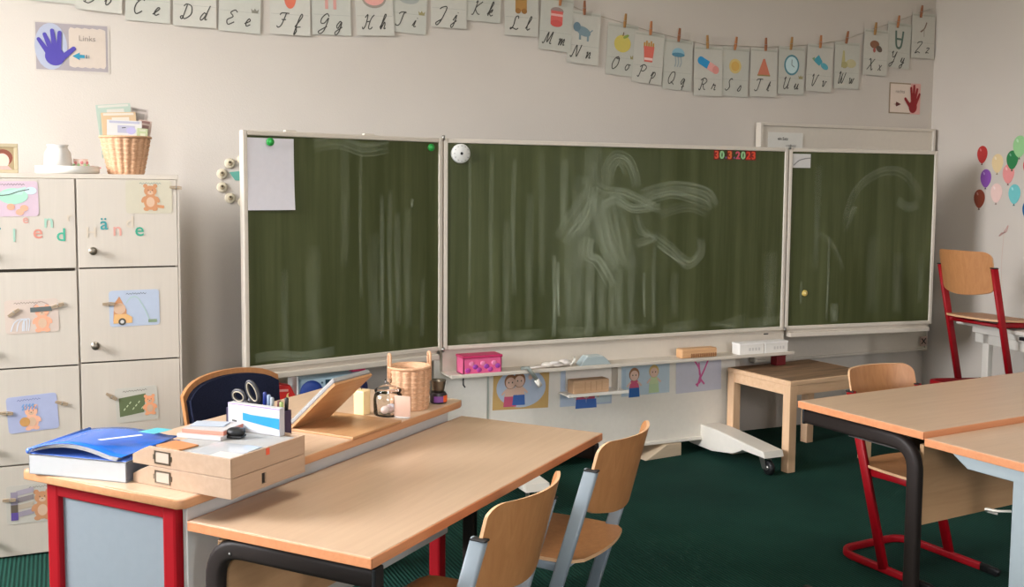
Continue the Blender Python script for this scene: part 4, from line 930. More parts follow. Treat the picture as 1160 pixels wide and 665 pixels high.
# ring of wooden discs
t = thing('wall_wreath', 'ring of small brown wooden discs on the wall, partly behind the left board wing', 'wall decoration', (.812, YB - .002, 1.452))
for k in range(10):
    a = math.radians(18 + 36 * k); b = MB(); disc_y(b, .024, .008, paint(206, 194, 168, .7), (.1 * math.cos(a), .1 * math.sin(a))); disc_y(b, .013, .0092, paint(170, 154, 124, .7), (.1 * math.cos(a), .1 * math.sin(a)))
    b.ae(.1 * math.cos(a), .1 * math.sin(a) + .005, .006, .006, .0098, paint(84, 70, 50, .7), n=10)
    b.build('wooden_disc', t)
b = MB(); b.tube([(.1 * math.cos(k * PI / 20), -.002, .1 * math.sin(k * PI / 20)) for k in range(40)], .003, .002, paint(196, 186, 164, .6), (0, 1, 0), closed=True); b.build('hoop', t)
b = MB(); b.prism([(-.062, .04), (-.02, .045), (.03, .035), (.02, .0), (-.035, .002)], 0, .003, paint(96, 164, 146, .6), 0, Matrix(((1, 0, 0, 0), (0, 0, -1, 0), (0, 1, 0, 0), (0, 0, 0, 1)))); b.build('teal_leaf', t)

# balloon stickers on the right wall
BAL = [(4.578, 1.654, (176, 42, 38), 'dark red', .042), (4.465, 1.600, (224, 198, 150), 'cream', .045), (4.362, 1.618, (40, 124, 70), 'dark green', .044), (4.315, 1.695, (150, 200, 140), 'light green', .05), (4.545, 1.512, (130, 74, 160), 'purple', .044), (4.385, 1.537, (226, 144, 140), 'salmon pink', .045), (4.585, 1.390, (136, 62, 40), 'brown', .045), (4.463, 1.425, (230, 196, 186), 'pale pink', .046), (4.338, 1.420, (110, 190, 190), 'turquoise', .046), (4.245, 1.58, (200, 50, 60), 'bright red', .046), (4.235, 1.33, (24, 92, 140), 'deep blue', .048), (4.2, 1.46, (230, 190, 90), 'yellow', .046), (4.14, 1.62, (226, 150, 190), 'pink', .046)]
for i, (y, z, c, nm, s) in enumerate(BAL):
    b = MB(); m = paint(*c, .45); off = .0012 + .0007 * (i % 4); s *= 1.05
    b.prism([(s * .86 * math.cos(2 * PI * k / 28) * (1 if math.sin(2 * PI * k / 28) > 0 else 1 - .22 * abs(math.sin(2 * PI * k / 28)) ** 2), s * 1.05 * math.sin(2 * PI * k / 28) * (1 if math.sin(2 * PI * k / 28) > 0 else 1.28)) for k in range(28)], off - .0004, off, m, 0, Matrix(((1, 0, 0, 0), (0, 0, -1, 0), (0, 1, 0, 0), (0, 0, 0, 1))))
    b.ap([(-s * .17, -s * 1.55), (s * .17, -s * 1.55), (0, -s * 1.25)], off, paint(*[int(v * .6) for v in c], .5)); b.ae(-s * .3, s * .5, s * .12, s * .22, off + .0004, paint(*[int(v + (255 - v) * .35) for v in c], .45), .5, 12)
    tag(b.build('balloon_sticker', None, (XR, y, z), (0, 0, -PI / 2)), '%s balloon sticker in the cluster on the right wall' % nm, 'wall sticker', 'balloon stickers on the right wall')
b = MB(); b.ast([(0, -.31), (-.004, -.16), (.002, -.02), (.0, .03)], .003, .0012, paint(196, 166, 150, .7)); b.ast([(0, .0), (-.03, -.02), (-.012, .0), (.0, .0), (.03, .045), (.02, .01), (0, .0)], .006, .0016, paint(190, 150, 140, .7))
tag(b.build('string_sticker', None, (XR, 4.401, 1.185), (0, 0, -PI / 2)), 'thin balloon string sticker with a bow below the balloon cluster', 'wall sticker')

# ------------------------------------------------------------------ the angled desk group (l along the desks, n across)
RG = math.radians(39.0)
UL = Vector((math.sin(math.radians(51)), math.cos(math.radians(51)), 0)); UN = Vector((-UL.y, UL.x, 0))
def LN(l, n, z=0.0): return UL * l + UN * n + Vector((0, 0, z))

def school_table(label, loc, rz, top, L, W, style):
    t = thing('student_desk', label, 'desk', loc, rz)
    b = MB(); b.bb(.004, L - .004, .004, W - .004, top - .024, top, M_desk, .002)
    e = b
    e.bb(0, L, 0, .0045, top - .0245, top - .0006, M_deskedge, .002); e.bb(0, L, W - .0045, W, top - .0245, top - .0006, M_deskedge, .002)
    e.bb(0, .0045, 0, W, top - .0245, top - .0006, M_deskedge, .002); e.bb(L - .0045, L, 0, W, top - .0245, top - .0006, M_deskedge, .002)
    b.build('table_top', t)
    zb = top - .032
    if style == 'cframe':
        for x in (.035, L - .035):
            p = fillet([(x, .012, zb - .024), (x, W - .055, zb - .024), (x, W - .055, .03), (x, W - .075, .022), (x, .03, .022)], .09, 8)
            b = MB(); b.tube(p, .034, .048, M_brownframe, (1, 0, 0) if False else (0.0001, 1, 1), r=.012); 
            f = b.build('c_frame', t)
            for yy, zz in ((W - .0555, top - .27), (W - .115, top - .066)):
                b = MB(); b.ball((x - .0175, yy, zz), .004, M_steel, seg=8); b.build('screw', f)
            for yy in (.05, W - .09):
                b = MB(); b.box((x, yy, .006), (.04, .05, .012), M_black, .004); b.build('foot_pad', f)
            b = MB(); b.bb(x - .018, x + .018, .004, .014, zb - .05, zb + .002, M_black, .004); b.build('end_cap', f)
        b = MB(); b.bb(.055, L - .055, W - .058, W - .042, top - .31, top - .055, M_panelwood, .002); b.build('modesty_panel', t)
        b = MB(); b.bb(.05, L - .05, .20, .225, top - .065, top - .026, paint(92, 90, 86, .5), .004); b.build('rail', t)
        b = MB()
        for x in (.02, L / 2 + .02): b.bb(x + .06, x + L / 2 - .1, .16, .40, top - .1, top - .09, paint(96, 92, 86, .5)); b.bb(x + .06, x + L / 2 - .1, .39, .40, top - .1, top - .03, paint(96, 92, 86, .5))
        b.build('book_shelf', t)
    else:
        for x in (.03, L - .03):
            b = MB(); y0 = W - .10
            prof = [(y0, zb + .006), (.07, zb + .006), (.07, zb - .012), (.10, zb - .034), (y0 - .06, zb - .034)]
            b.prism([(y0 + .01, zb + .006), (y0 - .045, zb - .03), (.115, zb - .03), (.06, zb + .006)], x - .02, x + .02, M_blueframe, .003, Matrix(((0, 0, 1, 0), (1, 0, 0, 0), (0, 1, 0, 0), (0, 0, 0, 1))))
            yl = W - .31
            b.bb(x - .02, x + .02, yl - .045, yl + .02, .03, zb - .02, M_blueframe, .006)
            b.bb(x - .02, x + .02, .05, W - .05, .008, .045, M_blueframe, .008)
            b.build('t_frame', t)
        b = MB(); b.tube([(.012, W - .288, zb - .115), (-.02, W - .27, zb - .115), (-.035, W - .245, zb - .113), (-.02, W - .235, zb - .125), (.0, W - .255, zb - .13)], .010, .006, M_white); b.build('bag_hook', t)
    return t
TS1 = school_table('beech topped student desk with dark brown frame in the left foreground', LN(1.777, 1.243), RG, .64, 1.295, .527, 'cframe')
e55 = Vector((math.cos(a55), math.sin(a55), 0)); m55 = Vector((-math.sin(a55), math.cos(a55), 0))
c0 = Vector((2.343, 2.844, 0))
TS2 = school_table('beech topped student desk with dark brown frame on the right, above red chair', c0 + e55 * 1.30, PI + a55, .70, 1.30, .525, 'cframe')
c1 = c0 - m55 * 1.052
TS3 = school_table('beech topped student desk with pale blue legs at the right picture edge', c1, a55, .682, 1.30, .525, 'tframe')

# school chairs ------------------------------------------------------
def shell(b, w, prof, m, me, th=.009, nx=14, curve=None, corner=.05):
    """bent plywood sheet: prof(u) -> (y, z) along, x across; superellipse outline"""
    pass
def make_chair(label, frame, loc, rz, group=None):
    t = thing('school_chair', label, 'chair', loc, rz, group)
    # backrest: rows over height, columns over width
    def sheet(nu, nv, fn, th, nrm):
        vs = []; fs = []
        for s in (0, 1):
            for i in range(nu + 1):
                for j in range(nv + 1):
                    p = fn(i / nu, j / nv); n = nrm; vs.append(tuple(Vector(p) + Vector(n) * (th * s)))
        K = (nu + 1) * (nv + 1)
        for i in range(nu):
            for j in range(nv):
                a = i * (nv + 1) + j; fs.append((a, a + 1, a + nv + 2, a + nv + 1)); fs.append((K + a, K + a + nv + 1, K + a + nv + 2, K + a + 1))
        rim = [i * (nv + 1) for i in range(nu + 1)] + [nu * (nv + 1) + j for j in range(1, nv + 1)] + [i * (nv + 1) + nv for i in range(nu - 1, -1, -1)] + [j for j in range(nv - 1, 0, -1)]
        es = [(rim[i], rim[(i + 1) % len(rim)], K + rim[(i + 1) % len(rim)], K + rim[i]) for i in range(len(rim))]
        return vs, fs, es
    HW = .178
    def back(u, v):
        # u: left-right -1..1, v: bottom-top
        x = math.sin(PI / 2 * (-1 + 2 * u))
        zb = .535 - .03 * (1 - x * x); zt = .735
        # rounded top corners
        ax = abs(x); drop = 0
        if ax > .8: q = (ax - .8) / .2; drop = .034 * (1 - math.sqrt(max(0, 1 - q * q)))
        rise = 0
        if ax > .8: rise = .035 * (1 - math.sqrt(max(0, 1 - q * q)))
        z = (zb + rise) + (zt - drop - zb - rise) * v
        y = -.150 - .30 * (z - .40) * .85 - .058 * (1 - x * x) 
        return (x * HW, y, z)
    vs, fs, es = sheet(36, 8, back, .009, (0, -1, .2))
    b = MB(); b.raw(vs, fs, M_ply, True); b.raw(vs, es, M_plyedge); b.build('backrest', t)
    def seat(u, v):
        x = -1 + 2 * u; y = -.185 + .375 * v; ax = abs(x)
        w = HW * (1.0 + .06 * math.sin(PI * v))
        q = max(0, (abs(v - .5) - .34) / .16)
        w *= .82 + .18 * math.sqrt(max(0, 1 - min(1, q) ** 2))
        z = .392 - .012 * (1 - x * x) * math.sin(PI * min(1, v * 1.2)) - (.03 * max(0, (v - .8) / .2) ** 2)
        if v < .2: y -= .02 * (1 - x * x) * (1 - v / .2)
        return (x * w, y, z)
    vs, fs, es = sheet(16, 14, seat, -.010, (0, 0, 1))
    b = MB(); b.raw(vs, fs, M_ply, True); b.raw(vs, es, M_plyedge); b.build('seat', t)
    # frame
    def post_y(z): return -.024 - .295 * z if z < 2 else 0
    for s in (-1, 1):
        x = s * (HW + .002); b = MB()
        b.tube([(x, post_y(.018), .018), (x, post_y(.35), .35), (x, post_y(.655), .655)], .020, .040, frame, (0, 1, 0.3), r=.007)
        p = b.build('post', t)
        b = MB(); b.box((x, post_y(.658), .6565), (.022, .042, .006), M_dark, .003, None); b.build('post_cap', p)
        b = MB(); b.bb(x - .012 - s * .012, x + .012 - s * .012, post_y(.58) - .006, post_y(.58) + .014, .56, .61, frame, .003); b.build('back_clamp', p)
        b = MB(); b.tube([(s * (HW - .012), post_y(.365) - .01, .362), (s * (HW - .014), .0, .366), (s * (HW - .02), .13, .362)], .02, .028, frame, (0, 0, 1), r=.006); b.build('seat_rail', t)
    xr = HW - .002
    pts = fillet([(-xr, .125, .016), (-xr, -.265, .016), (xr, -.265, .016), (xr, .125, .016)], .085, 8)
    b = MB(); b.tube(pts, .018, .03, frame, (0, 0, 1), r=.007); bl = b.build('base_loop', t)
    for s in (-1, 1):
        b = MB(); b.tube([(s * xr, .118, .016), (s * xr, .175, .014), (s * xr, .19, .010)], .022, .032, M_black, (0, 0, 1), r=.008); b.build('end_cap', bl)
    b = MB(); b.tube([(-HW + .01, -.12, .358), (HW - .01, -.12, .358)], .03, .016, frame, (0, 0, 1), r=.006); b.build('cross_bar', t)
    return t
ch1 = make_chair('grey framed beech school chair nearest the viewer, in front of the other one', M_greyframe, LN(2.13, 1.295), RG, 'grey framed school chairs')
ch2 = copy_thing(ch1); ch2.location = LN(2.765, 1.295); ch2['label'] = 'grey framed beech school chair farther along the left desk, its seat visible'
ch3 = make_chair('red framed school chair pushed under the right student desk', M_red, (2.985, 2.872, 0), PI + a55 * .8)
ch4 = make_chair('red framed school chair hung with its seat on the white desk by the right wall', M_red, (4.555, 3.985, .371), -PI / 2 - .04)
ch4.rotation_euler = (-.05, 0, -PI / 2 - .04)

# ------------------------------------------------------------------ white desk at the right wall
WD = thing('white_desk', 'white desk along the right wall with a red chair hung on it', 'desk', (4.598, 4.26, 0), -PI / 2 - math.radians(10))
# local x runs along the desk towards the viewer, y towards the right wall
b = MB(); b.bb(0, 1.3, 0, .45, .692, .712, M_white, .003); b.build('desk_top', WD)
b = MB(); b.bb(.10, 1.2, .05, .07, .60, .66, M_white, .004); b.bb(.10, 1.2, .03, .09, .655, .69, M_white, .004); b.build('front_rail', WD)
for x in (.16, 1.12):
    b = MB(); b.bb(x, x + .05, .05, .08, .03, .69, M_white, .004); b.bb(x, x + .05, .03, .42, .0, .035, M_white, .006); b.build('leg_frame', WD)
b = MB(); b.bb(.50, .545, -.004, .012, .668, .686, M_black, .003); b.build('latch', WD)

# ------------------------------------------------------------------ teacher desk
TD = thing('teacher_desk', 'red framed teacher desk with wooden top and grey white panels, left foreground', 'desk', LN(1.745, 1.755), RG)
L_, W_, Z_ = 1.315, .55, .70
b = MB(); b.prism([(.012, 0), (L_ - .03, 0), (L_ - .008, .008), (L_, .03), (L_, W_ - .03), (L_ - .03, W_), (.012, W_), (0, W_ - .012), (0, .012)], Z_ - .024, Z_, M_desk, .004)
b.build('desk_top', TD)
ed = MB(); ed.tube([(.0, .012, Z_ - .0125), (.012, .0, Z_ - .0125), (L_ - .03, 0, Z_ - .0125), (L_ - .008, .008, Z_ - .0125), (L_, .03, Z_ - .0125), (L_, W_ - .03, Z_ - .0125), (L_ - .03, W_, Z_ - .0125), (.012, W_, Z_ - .0125), (0, W_ - .012, Z_ - .0125)], .007, .0225, wood('desk_lip', (186, 132, 90), (200, 146, 104), (2, 30, 30), .4), closed=True, r=.003)
ed.build('edge_band', TD)
FX, FY0, FY1 = .028, .05, .50
for x in (.03, L_ - .075):
    for y in (FY0, FY1 - .045):
        b = MB(); b.bb(x, x + .045, y, y + .045, 0, Z_ - .026, M_red, .008); b.build('leg', TD)
b = MB()
for x in (.03, L_ - .075): b.bb(x + .002, x + .043, FY0 + .04, FY1 - .04, Z_ - .066, Z_ - .026, M_red, .004)
b.bb(.06, L_ - .06, FY1 - .04, FY1 - .005, Z_ - .066, Z_ - .026, M_red, .004)
b.build('top_rail', TD)
b = MB(); b.bb(.046, .060, FY0 + .035, FY1 - .035, .1, Z_ - .06, M_whitepanel, .002); b.build('end_panel', TD)
b = MB(); b.bb(.05, L_ - .05, .032, .047, .24, Z_ - .026, paint(198, 196, 190, .5), .002); b.build('back_panel', TD)
# teacher chair
TC = thing('teacher_chair', 'teacher chair with navy padded backrest and wooden rim behind the teacher desk', 'chair', LN(2.905, 2.68), RG)
# local: x along desk; chair looks towards -y (the desk)
def arc_outline(w, h0, h1, inset):
    pts = []
    hw = w / 2 - inset
    for k in range(13):
        x = -hw + 2 * hw * k / 12; u = x / hw
        pts.append((x * (1 if True else 1), h1 - inset - (.028 * abs(u) ** 2 + .022 * abs(u) ** 8)))
    pts += [(hw * .93, h0 + inset), (-hw * .93, h0 + inset)]
    return pts
def bent(b, pts, y0, y1, m, amt=.05, hw=.26):
    tb = bmesh.new()
    n = len(pts)
    # triangulated strip by columns so that the sheet can bend
    cols = 16; top = lambda x: None
    xs = [p[0] for p in pts]; X0, X1 = min(xs), max(xs)
    up = sorted([p for p in pts[:13]]); z0 = pts[-1][1]
    vs = []; fs = []
    for yy in (y0, y1):
        for i in range(cols + 1):
            x = X0 + (X1 - X0) * i / cols
            j = min(range(len(up) - 1), key=lambda q: 0 if up[q][0] <= x + 1e-9 <= up[q + 1][0] + 1e-6 else 1)
            f = (x - up[j][0]) / (up[j + 1][0] - up[j][0]); zt = up[j][1] + f * (up[j + 1][1] - up[j][1])
            for k in range(5):
                z = z0 + (zt - z0) * k / 4; tx = x * (.94 + .06 * k / 4)
                yb = yy - amt * (x / hw) ** 2 * -1 * -1 + .12 * (z - .55)
                vs.append((tx, yb, z))
    K = (cols + 1) * 5
    for i in range(cols):
        for k in range(4):
            a = i * 5 + k; fs += [(a, a + 5, a + 6, a + 1), (K + a, K + a + 1, K + a + 6, K + a + 5)]
    for i in range(cols):
        for k in (0, 4): a = i * 5 + k; fs.append((a, a + 5, K + a + 5, K + a))
    for k in range(4):
        for i in (0, cols): a = i * 5 + k; fs.append((a, a + 1, K + a + 1, K + a))
    b.raw(vs, fs, m, False)
b = MB(); bent(b, arc_outline(.505, .43, .742, 0), .0, .014, M_ply); b.build('backrest_shell', TC)
b = MB(); bent(b, arc_outline(.505, .43, .742, .018), -.022, .0005, M_navy); b.build('back_cushion', TC)
b = MB(); b.box((0, -.27, .44), (.48, .46, .016), M_ply, .006); b.build('seat_shell', TC)
b = MB(); b.box((0, -.27, .462), (.45, .43, .036), M_navy, .014, None, 3); b.build('seat_cushion', TC)
for sx in (-1, 1):
    b = MB(); b.tube(fillet([(sx * .2, -.44, .432), (sx * .2, -.46, .012), (sx * .2, .02, .012), (sx * .2, -.03, .432)], .04), .022, .022, M_steel, (1, 0, 0)); b.build('leg_frame', TC)
    b = MB(); b.bb(sx * .16 - .02, sx * .16 + .02, -.03 if False else -.04, .01, .424, .50, M_steel, .003); b.build('back_bracket', TC)

# ------------------------------------------------------------------ objects on the teacher desk
DZ = .7005
# white box file with blue folder
T1 = thing('box_file', 'white cardboard box file lying at the near left corner of the teacher desk', 'box file', LN(1.728, 2.254, DZ), RG - PI / 2 + .20)
# local x runs from the left end to the right end along the desk's short edge, y away from viewer
wfl, dfl = .285, .24
b = MB(); b.bb(0, wfl, 0, .0025, 0, .05, paint(188, 187, 185, .55)); b.bb(0, wfl, 0, dfl, .0, .0025, paint(188, 187, 185, .55)); b.bb(0, .0025, 0, dfl, 0, .05, paint(188, 187, 185, .55)); b.bb(0, wfl, dfl - .0025, dfl, 0, .05, paint(188, 187, 185, .55)); b.bb(wfl - .0025, wfl, 0, dfl, 0, .05, paint(104, 106, 114, .55)); b.bb(0, wfl, 0, dfl, .0475, .05, paint(186, 184, 181, .55))
b.build('carton', T1)
T2 = thing('document_folder', 'shiny blue plastic folder stuffed with papers on top of the white box file', 'folder', LN(1.728, 2.254, DZ + .0505), RG - PI / 2 + .20)
BL = paint(22, 104, 206, .22); BL2 = paint(92, 128, 214, .25)
def folder_z(x, y):  # x 0..1 along, y 0..1 depth
    return .010 + .016 * math.sin(PI * min(1, x * 1.15)) * (1 - .3 * y) + .008 * (1 - y) * math.sin(PI * x)
vs = []; fs = []; nx, ny = 16, 8
fl = lambda i, j: (-.005 + .275 * i / nx + .005 * (j / ny), .004 + .235 * j / ny)
for th in (0, .0015):
    for i in range(nx + 1):
        for j in range(ny + 1):
            x, y = fl(i, j); vs.append((x, y, folder_z(i / nx, j / ny) + th))
K = (nx + 1) * (ny + 1)
for i in range(nx):
    for j in range(ny):
        a = i * (ny + 1) + j; fs += [(a, a + 1, a + ny + 2, a + ny + 1), (K + a, K + a + ny + 1, K + a + ny + 2, K + a + 1)]
for i in range(nx):
    for j in (0, ny): a = i * (ny + 1) + j; fs.append((a, a + ny + 1, K + a + ny + 1, K + a))
b = MB(); b.raw(vs, fs, BL, True)
b.build('top_cover', T2)
b = MB(); b.bb(-.004, .28, .006, .235, .0, .0015, BL2); b.tube([(-.006, .004, .006), (-.006, .24, .008)], .012, .014, BL2); b.build('back_cover_and_spine', T2)
b = MB(); vs = []; fs = []
for k in range(4):
    o = len(vs)
    for i in range(nx + 1):
        x = .005 + .255 * i / nx
        for y in (.000 - .002 * k, .22): vs.append((x, y, folder_z((x + .005) / .28, 0) - .0022 - .0016 * k if y < .1 else folder_z((x + .005) / .28, 1) - .002 - .0012 * k))
    for i in range(nx): fs.append((o + 2 * i, o + 2 * i + 2, o + 2 * i + 3, o + 2 * i + 1))
b.raw(vs, fs, paint(206, 204, 204, .7), True); b.build('papers', T2)
b = MB(); b.raw([(.165, .05, .0375), (.18, .045, .0375), (.235, .14, .0325), (.223, .147, .033)], [(0, 1, 2, 3)], paint(226, 230, 240, .3)); b.raw([(.20, .165, .0335), (.25, .165, .0315), (.262, .23, .0295), (.215, .23, .031)], [(0, 1, 2, 3)], paint(70, 190, 206, .3)); b.build('label_strip', T2)
# two wooden magazine files lying on their side
def mag_file(label, z, hole, h):
    t = thing('magazine_file', label, 'magazine file', LN(1.801, 1.655, z), RG, 'wooden magazine files on the teacher desk')
    w, d = .272, .315; th = .006
    b = MB()
    # front face plate (local yz) with stepped left end
    prof = [(0, 0), (d, 0), (d, h * .45), (d - .025, h * .72), (d - .055, h), (0, h)]
    Mf = Matrix(((0, 0, 1, 0), (1, 0, 0, 0), (0, 1, 0, 0), (0, 0, 0, 1)))
    b.prism(prof, 0, th, M_lightwood, .001, Mf); b.prism(prof, w - th, w, M_lightwood, .001, Mf)
    b.bb(th, w - th, 0, d, 0, th, M_lightwood, .001)
    b.build('tray_body', t)
    s = MB()
    if hole:
        hx = .115
        s.bb(th, hx - .008, 0, th, th, h, M_lightwood2); s.bb(hx + .008, w - th, 0, th, th, h, M_lightwood2); s.bb(hx - .008, hx + .008, 0, th, th, h * .2, M_lightwood2); s.bb(hx - .008, hx + .008, 0, th, h * .78, h, M_lightwood2); s.bb(hx - .008, hx + .008, th - .001, th + .0005, h * .2, h * .78, M_black)
    else:
        s.bb(th, w - th, 0, th, th, h, M_lightwood2)
    s.build('long_side', t)
    b = MB(); y0 = d - .125; zc = h * .5
    for a in ((y0, y0 + .05, zc + .013, zc + .016), (y0, y0 + .05, zc - .016, zc - .013)): b.bb(-.0025, 0, a[0], a[1], a[2], a[3], paint(120, 108, 92, .35, .8))
    for a in (y0, y0 + .047): b.bb(-.0025, 0, a, a + .003, zc - .014, zc + .014, paint(120, 108, 92, .35, .8))
    for a in (y0 - .005, y0 + .051): b.bb(-.0018, 0, a, a + .004, zc - .006, zc + .006, paint(120, 108, 92, .35, .8))
    b.build('label_holder', t)
    b = MB(); b.bb(-.0012, 0.0, y0 + .003, y0 + .047, zc - .012, zc + .012, paint(186, 168, 150, .7)); b.build('paper_label', t)
    return t
HB = .0475
mag_file('light wooden magazine file lying flat, the lower one of the stacked pair', DZ, True, HB)
mag_file('light wooden magazine file lying flat, upper of the pair and heaped with papers', DZ + HB + .001, False, HB)
ZP = DZ + HB * 2 + .001
b = MB(); b.bb(-.0012, .0, -.006, .006, -.008, .008, paint(226, 90, 60, .6))
tag(b.build('orange_sticker', None, LN(1.93, 1.6548, ZP - .01), (0, 0, RG + PI / 2)), 'small orange sticker on the long side of the upper wooden magazine file', 'sticker')
# stacked paper contents (in the upper file)
zi = DZ + HB + .008
def flat(name, label, cat, l, n, z, dl, dn, h, m, rz=0.0, grp=None, extra=None):
    b = MB(); b.bb(-dl / 2, dl / 2, -dn / 2, dn / 2, 0, h, m, .001)
    if extra: extra(b)
    return tag(b.build(name, None, LN(l, n, z), (0, 0, RG + rz)), label, cat, grp)
flat('paper_stack', 'stack of grey-white papers filling the upper wooden magazine file', 'papers', 1.937, 1.79, zi, .25, .24, .034, paint(168, 166, 163, .7))
zs = zi + .0345
ZP0 = zs + .0003
flat('plastic_sleeve', 'glossy pale plastic sleeve on the papers at the right front of the file', 'sleeve', 1.88, 1.74, zs, .11, .13, .002, paint(176, 180, 184, .15), .1)
flat('cork_card', 'orange-brown card lying on the papers behind the stepped file front', 'card', 1.85, 1.87, zs, .06, .085, .004, paint(190, 128, 80, .7), -.1)
flat('white_slip', 'white paper slip at the front corner of the upper file', 'paper', 1.835, 1.70, zs + .0022, .045, .07, .0015, paint(200, 196, 192, .7), .05)
def bookdec(b):
    b.bb(-.055, .055, -.068, .068, .006, .0065, paint(232, 226, 222, .6))
flat('notebook', 'white notebook lying under the pink edged booklet on the file', 'notebook', 1.985, 1.885, zs + .0002, .115, .13, .010, paint(192, 186, 184, .6), .15)
flat('notebook', 'pink edged booklet lying on the white notebook on the file', 'notebook', 1.99, 1.885, zs + .0105, .10, .12, .010, paint(206, 132, 112, .6), .2, None, lambda b: b.bb(-.048, .048, -.058, .058, .0095, .0112, paint(186, 182, 180, .5)))
flat('paper_slip', 'crumpled bluish white slip on top of the pink edged booklet', 'paper', 1.995, 1.90, zs + .022, .05, .09, .003, paint(172, 180, 192, .5), .4)
b = MB(); b.ball((0, 0, .013), (.02, .026, .0125), M_black); b.bb(-.008, .008, -.024, -.01, .016, .024, paint(40, 40, 44, .3), .003); b.bb(-.018, .018, -.022, .022, 0, .006, M_black, .003)
tag(b.build('pencil_sharpener', None, LN(1.985, 1.805, zs + .0022), (0, 0, RG + .3)), 'small black rounded sharpener lying on the papers before the low white card box', 'sharpener')
# low white/blue card box on the papers, pencil holder behind it
T3 = thing('card_box', 'low white card box with a blue stripe standing on the papers of the upper file', 'box', LN(2.046, 1.886, ZP0), RG - PI / 2)
wc = paint(188, 186, 188, .5)
b = MB(); pw, pd, ph = .172, .02, .072
b.bb(0, pw, 0, pd, 0, ph, wc, .001); b.build('carton', T3)
b = MB(); b.ap([(.05, .03), (pw - .001, .018), (pw - .001, .046), (.08, .047), (.05, .05)], .0006, paint(20, 136, 196, .5)); b.ap([(.02, .012), (pw - .001, .003), (pw - .001, .012), (.08, .022)], .0005, paint(190, 204, 214, .5)); b.ast([(.012, .016), (.035, .014)], .012, .0008, M_ink, sm=False); b.ast([(.014, .026), (.03, .025)], .005, .0008, M_ink, sm=False); b.ar(0, pw, ph - .003, ph - .001, .0006, paint(140, 96, 180, .5)); b.build('printed_front', T3)
T3b = thing('pencil_holder', 'dark violet pencil holder behind the low white card box, full of pens', 'pencil holder', LN(2.092, 1.935, DZ), RG - PI / 2)
pm = paint(58, 46, 76, .5); b = MB(); pw, pd, ph = .172, .06, .135
for a in ((0, pw, 0, .003), (0, pw, pd - .003, pd), (0, .003, 0, pd), (pw - .003, pw, 0, pd)): b.bb(a[0], a[1], a[2], a[3], 0, ph, pm)
b.bb(0, pw, 0, pd, 0, .003, pm); b.build('holder_body', T3b)
b = MB(); b.bb(.088, .091, .003, pd - .003, .003, ph - .01, pm); b.build('divider', T3b)
# scissors in pen box
T4 = thing('scissors', 'pair of scissors with black and white looped handles in the pencil holder', 'scissors', LN(2.122, 1.89, DZ + .0035), RG - PI / 2)
b = MB(); hm = paint(44, 42, 46, .4)
def loop(cx, cz, rx, rz, rot, m, w):
    return [(cx + rx * math.cos(a) * math.cos(rot) - rz * math.sin(a) * math.sin(rot), 0, cz + rx * math.cos(a) * math.sin(rot) + rz * math.sin(a) * math.cos(rot)) for a in [2 * PI * k / 24 for k in range(24)]]
b.tube(loop(.022, .175, .015, .029, .55, hm, .01), .012, .008, hm, (0, 1, 0), closed=True); b.tube(loop(-.026, .158, .021, .015, -.2, hm, .01), .012, .008, hm, (0, 1, 0), closed=True)
b.tube([(.012, .003, .162), (.0, .003, .12)], .012, .008, hm, (0, 1, 0)); b.tube([(-.0, -.004, .15), (.006, -.004, .12)], .012, .008, hm, (0, 1, 0)); b.build('handles', T4)
b = MB()
i1 = [(x + .000, -.0035, z) for x, _, z in loop(.022, .175, .0125, .0265, .55, hm, .01)]; b.tube(i1, .003, .004, paint(176, 164, 140, .4), (0, 1, 0), closed=True)
i2 = [(x, -.0035, z) for x, _, z in loop(-.026, .158, .0185, .0125, -.2, hm, .01)]; b.tube(i2, .003, .004, paint(176, 164, 140, .4), (0, 1, 0), closed=True); b.build('handle_inlay', T4)
b = MB(); b.tube([(.0, .0025, .13), (.01, .0025, .004)], .012, .003, M_steel, (0, 1, 0)); b.tube([(.006, -.0025, .13), (-.002, -.0025, .004)], .012, .003, M_steel, (0, 1, 0)); b.build('blades', T4)
PENS = [(1.828, 2.12, .178, (40, 60, 150), 'blue ballpoint pen standing in the pencil holder', .02), (1.816, 2.13, .172, (170, 190, 220), 'pale blue felt pen standing in the pencil holder', -.03), (1.803, 2.12, .166, (206, 210, 216), 'silver white pen standing in the pencil holder', .02), (1.785, 2.125, .158, (120, 60, 60), 'dark reddish pencil standing in the pencil holder', .03), (1.763, 2.12, .160, (190, 214, 130), 'light green marker at the right end of the pencil holder', -.05), (1.772, 2.135, .165, (36, 34, 36), 'black marker at the right end of the pencil holder', .06)]
for n_, l_, h, c, lb, tl in PENS:
    t = thing('pen', lb, 'pen', LN(l_, n_, DZ + .0035), rot=(0, tl, RG), group='pens in the pencil holder')
    b = MB(); b.lathe([(0, 0), (.003, .002), (.0045, .01), (.0045, h * .7), (0, h * .7)], paint(*c, .4), 12); b.build('barrel', t)
    b = MB(); b.lathe([(0, h * .68), (.0052, h * .68), (.0052, h - .003), (.004, h), (0, h)], paint(*[int(v * .8) for v in c], .35), 12); b.bb(.0045, .0065, -.0015, .0015, h * .75, h - .004, paint(*[int(v * .8) for v in c], .35)); b.build('cap', t)
# book stand
T5 = thing('book_stand', 'hinged wooden book stand opened on the teacher desk', 'book stand', LN(2.41, 1.745, DZ), RG)
sm = wood('stand_plywood', (178, 132, 88), (192, 146, 102), (2, 26, 26), .45)
b = MB(); b.bb(0, .253, .004, .27, .0, .007, sm, .001); b.build('base_board', T5)
# slanted board: bottom edge at y=.232, rises towards -y ; angle from points (n 1.973,z0)->(1.809,z.149)
an = math.atan2(.149, .164); Ls = math.hypot(.149, .164)
R = Matrix.Translation((0, .232, .0075)) @ Matrix.Rotation(PI - an, 4, 'X')
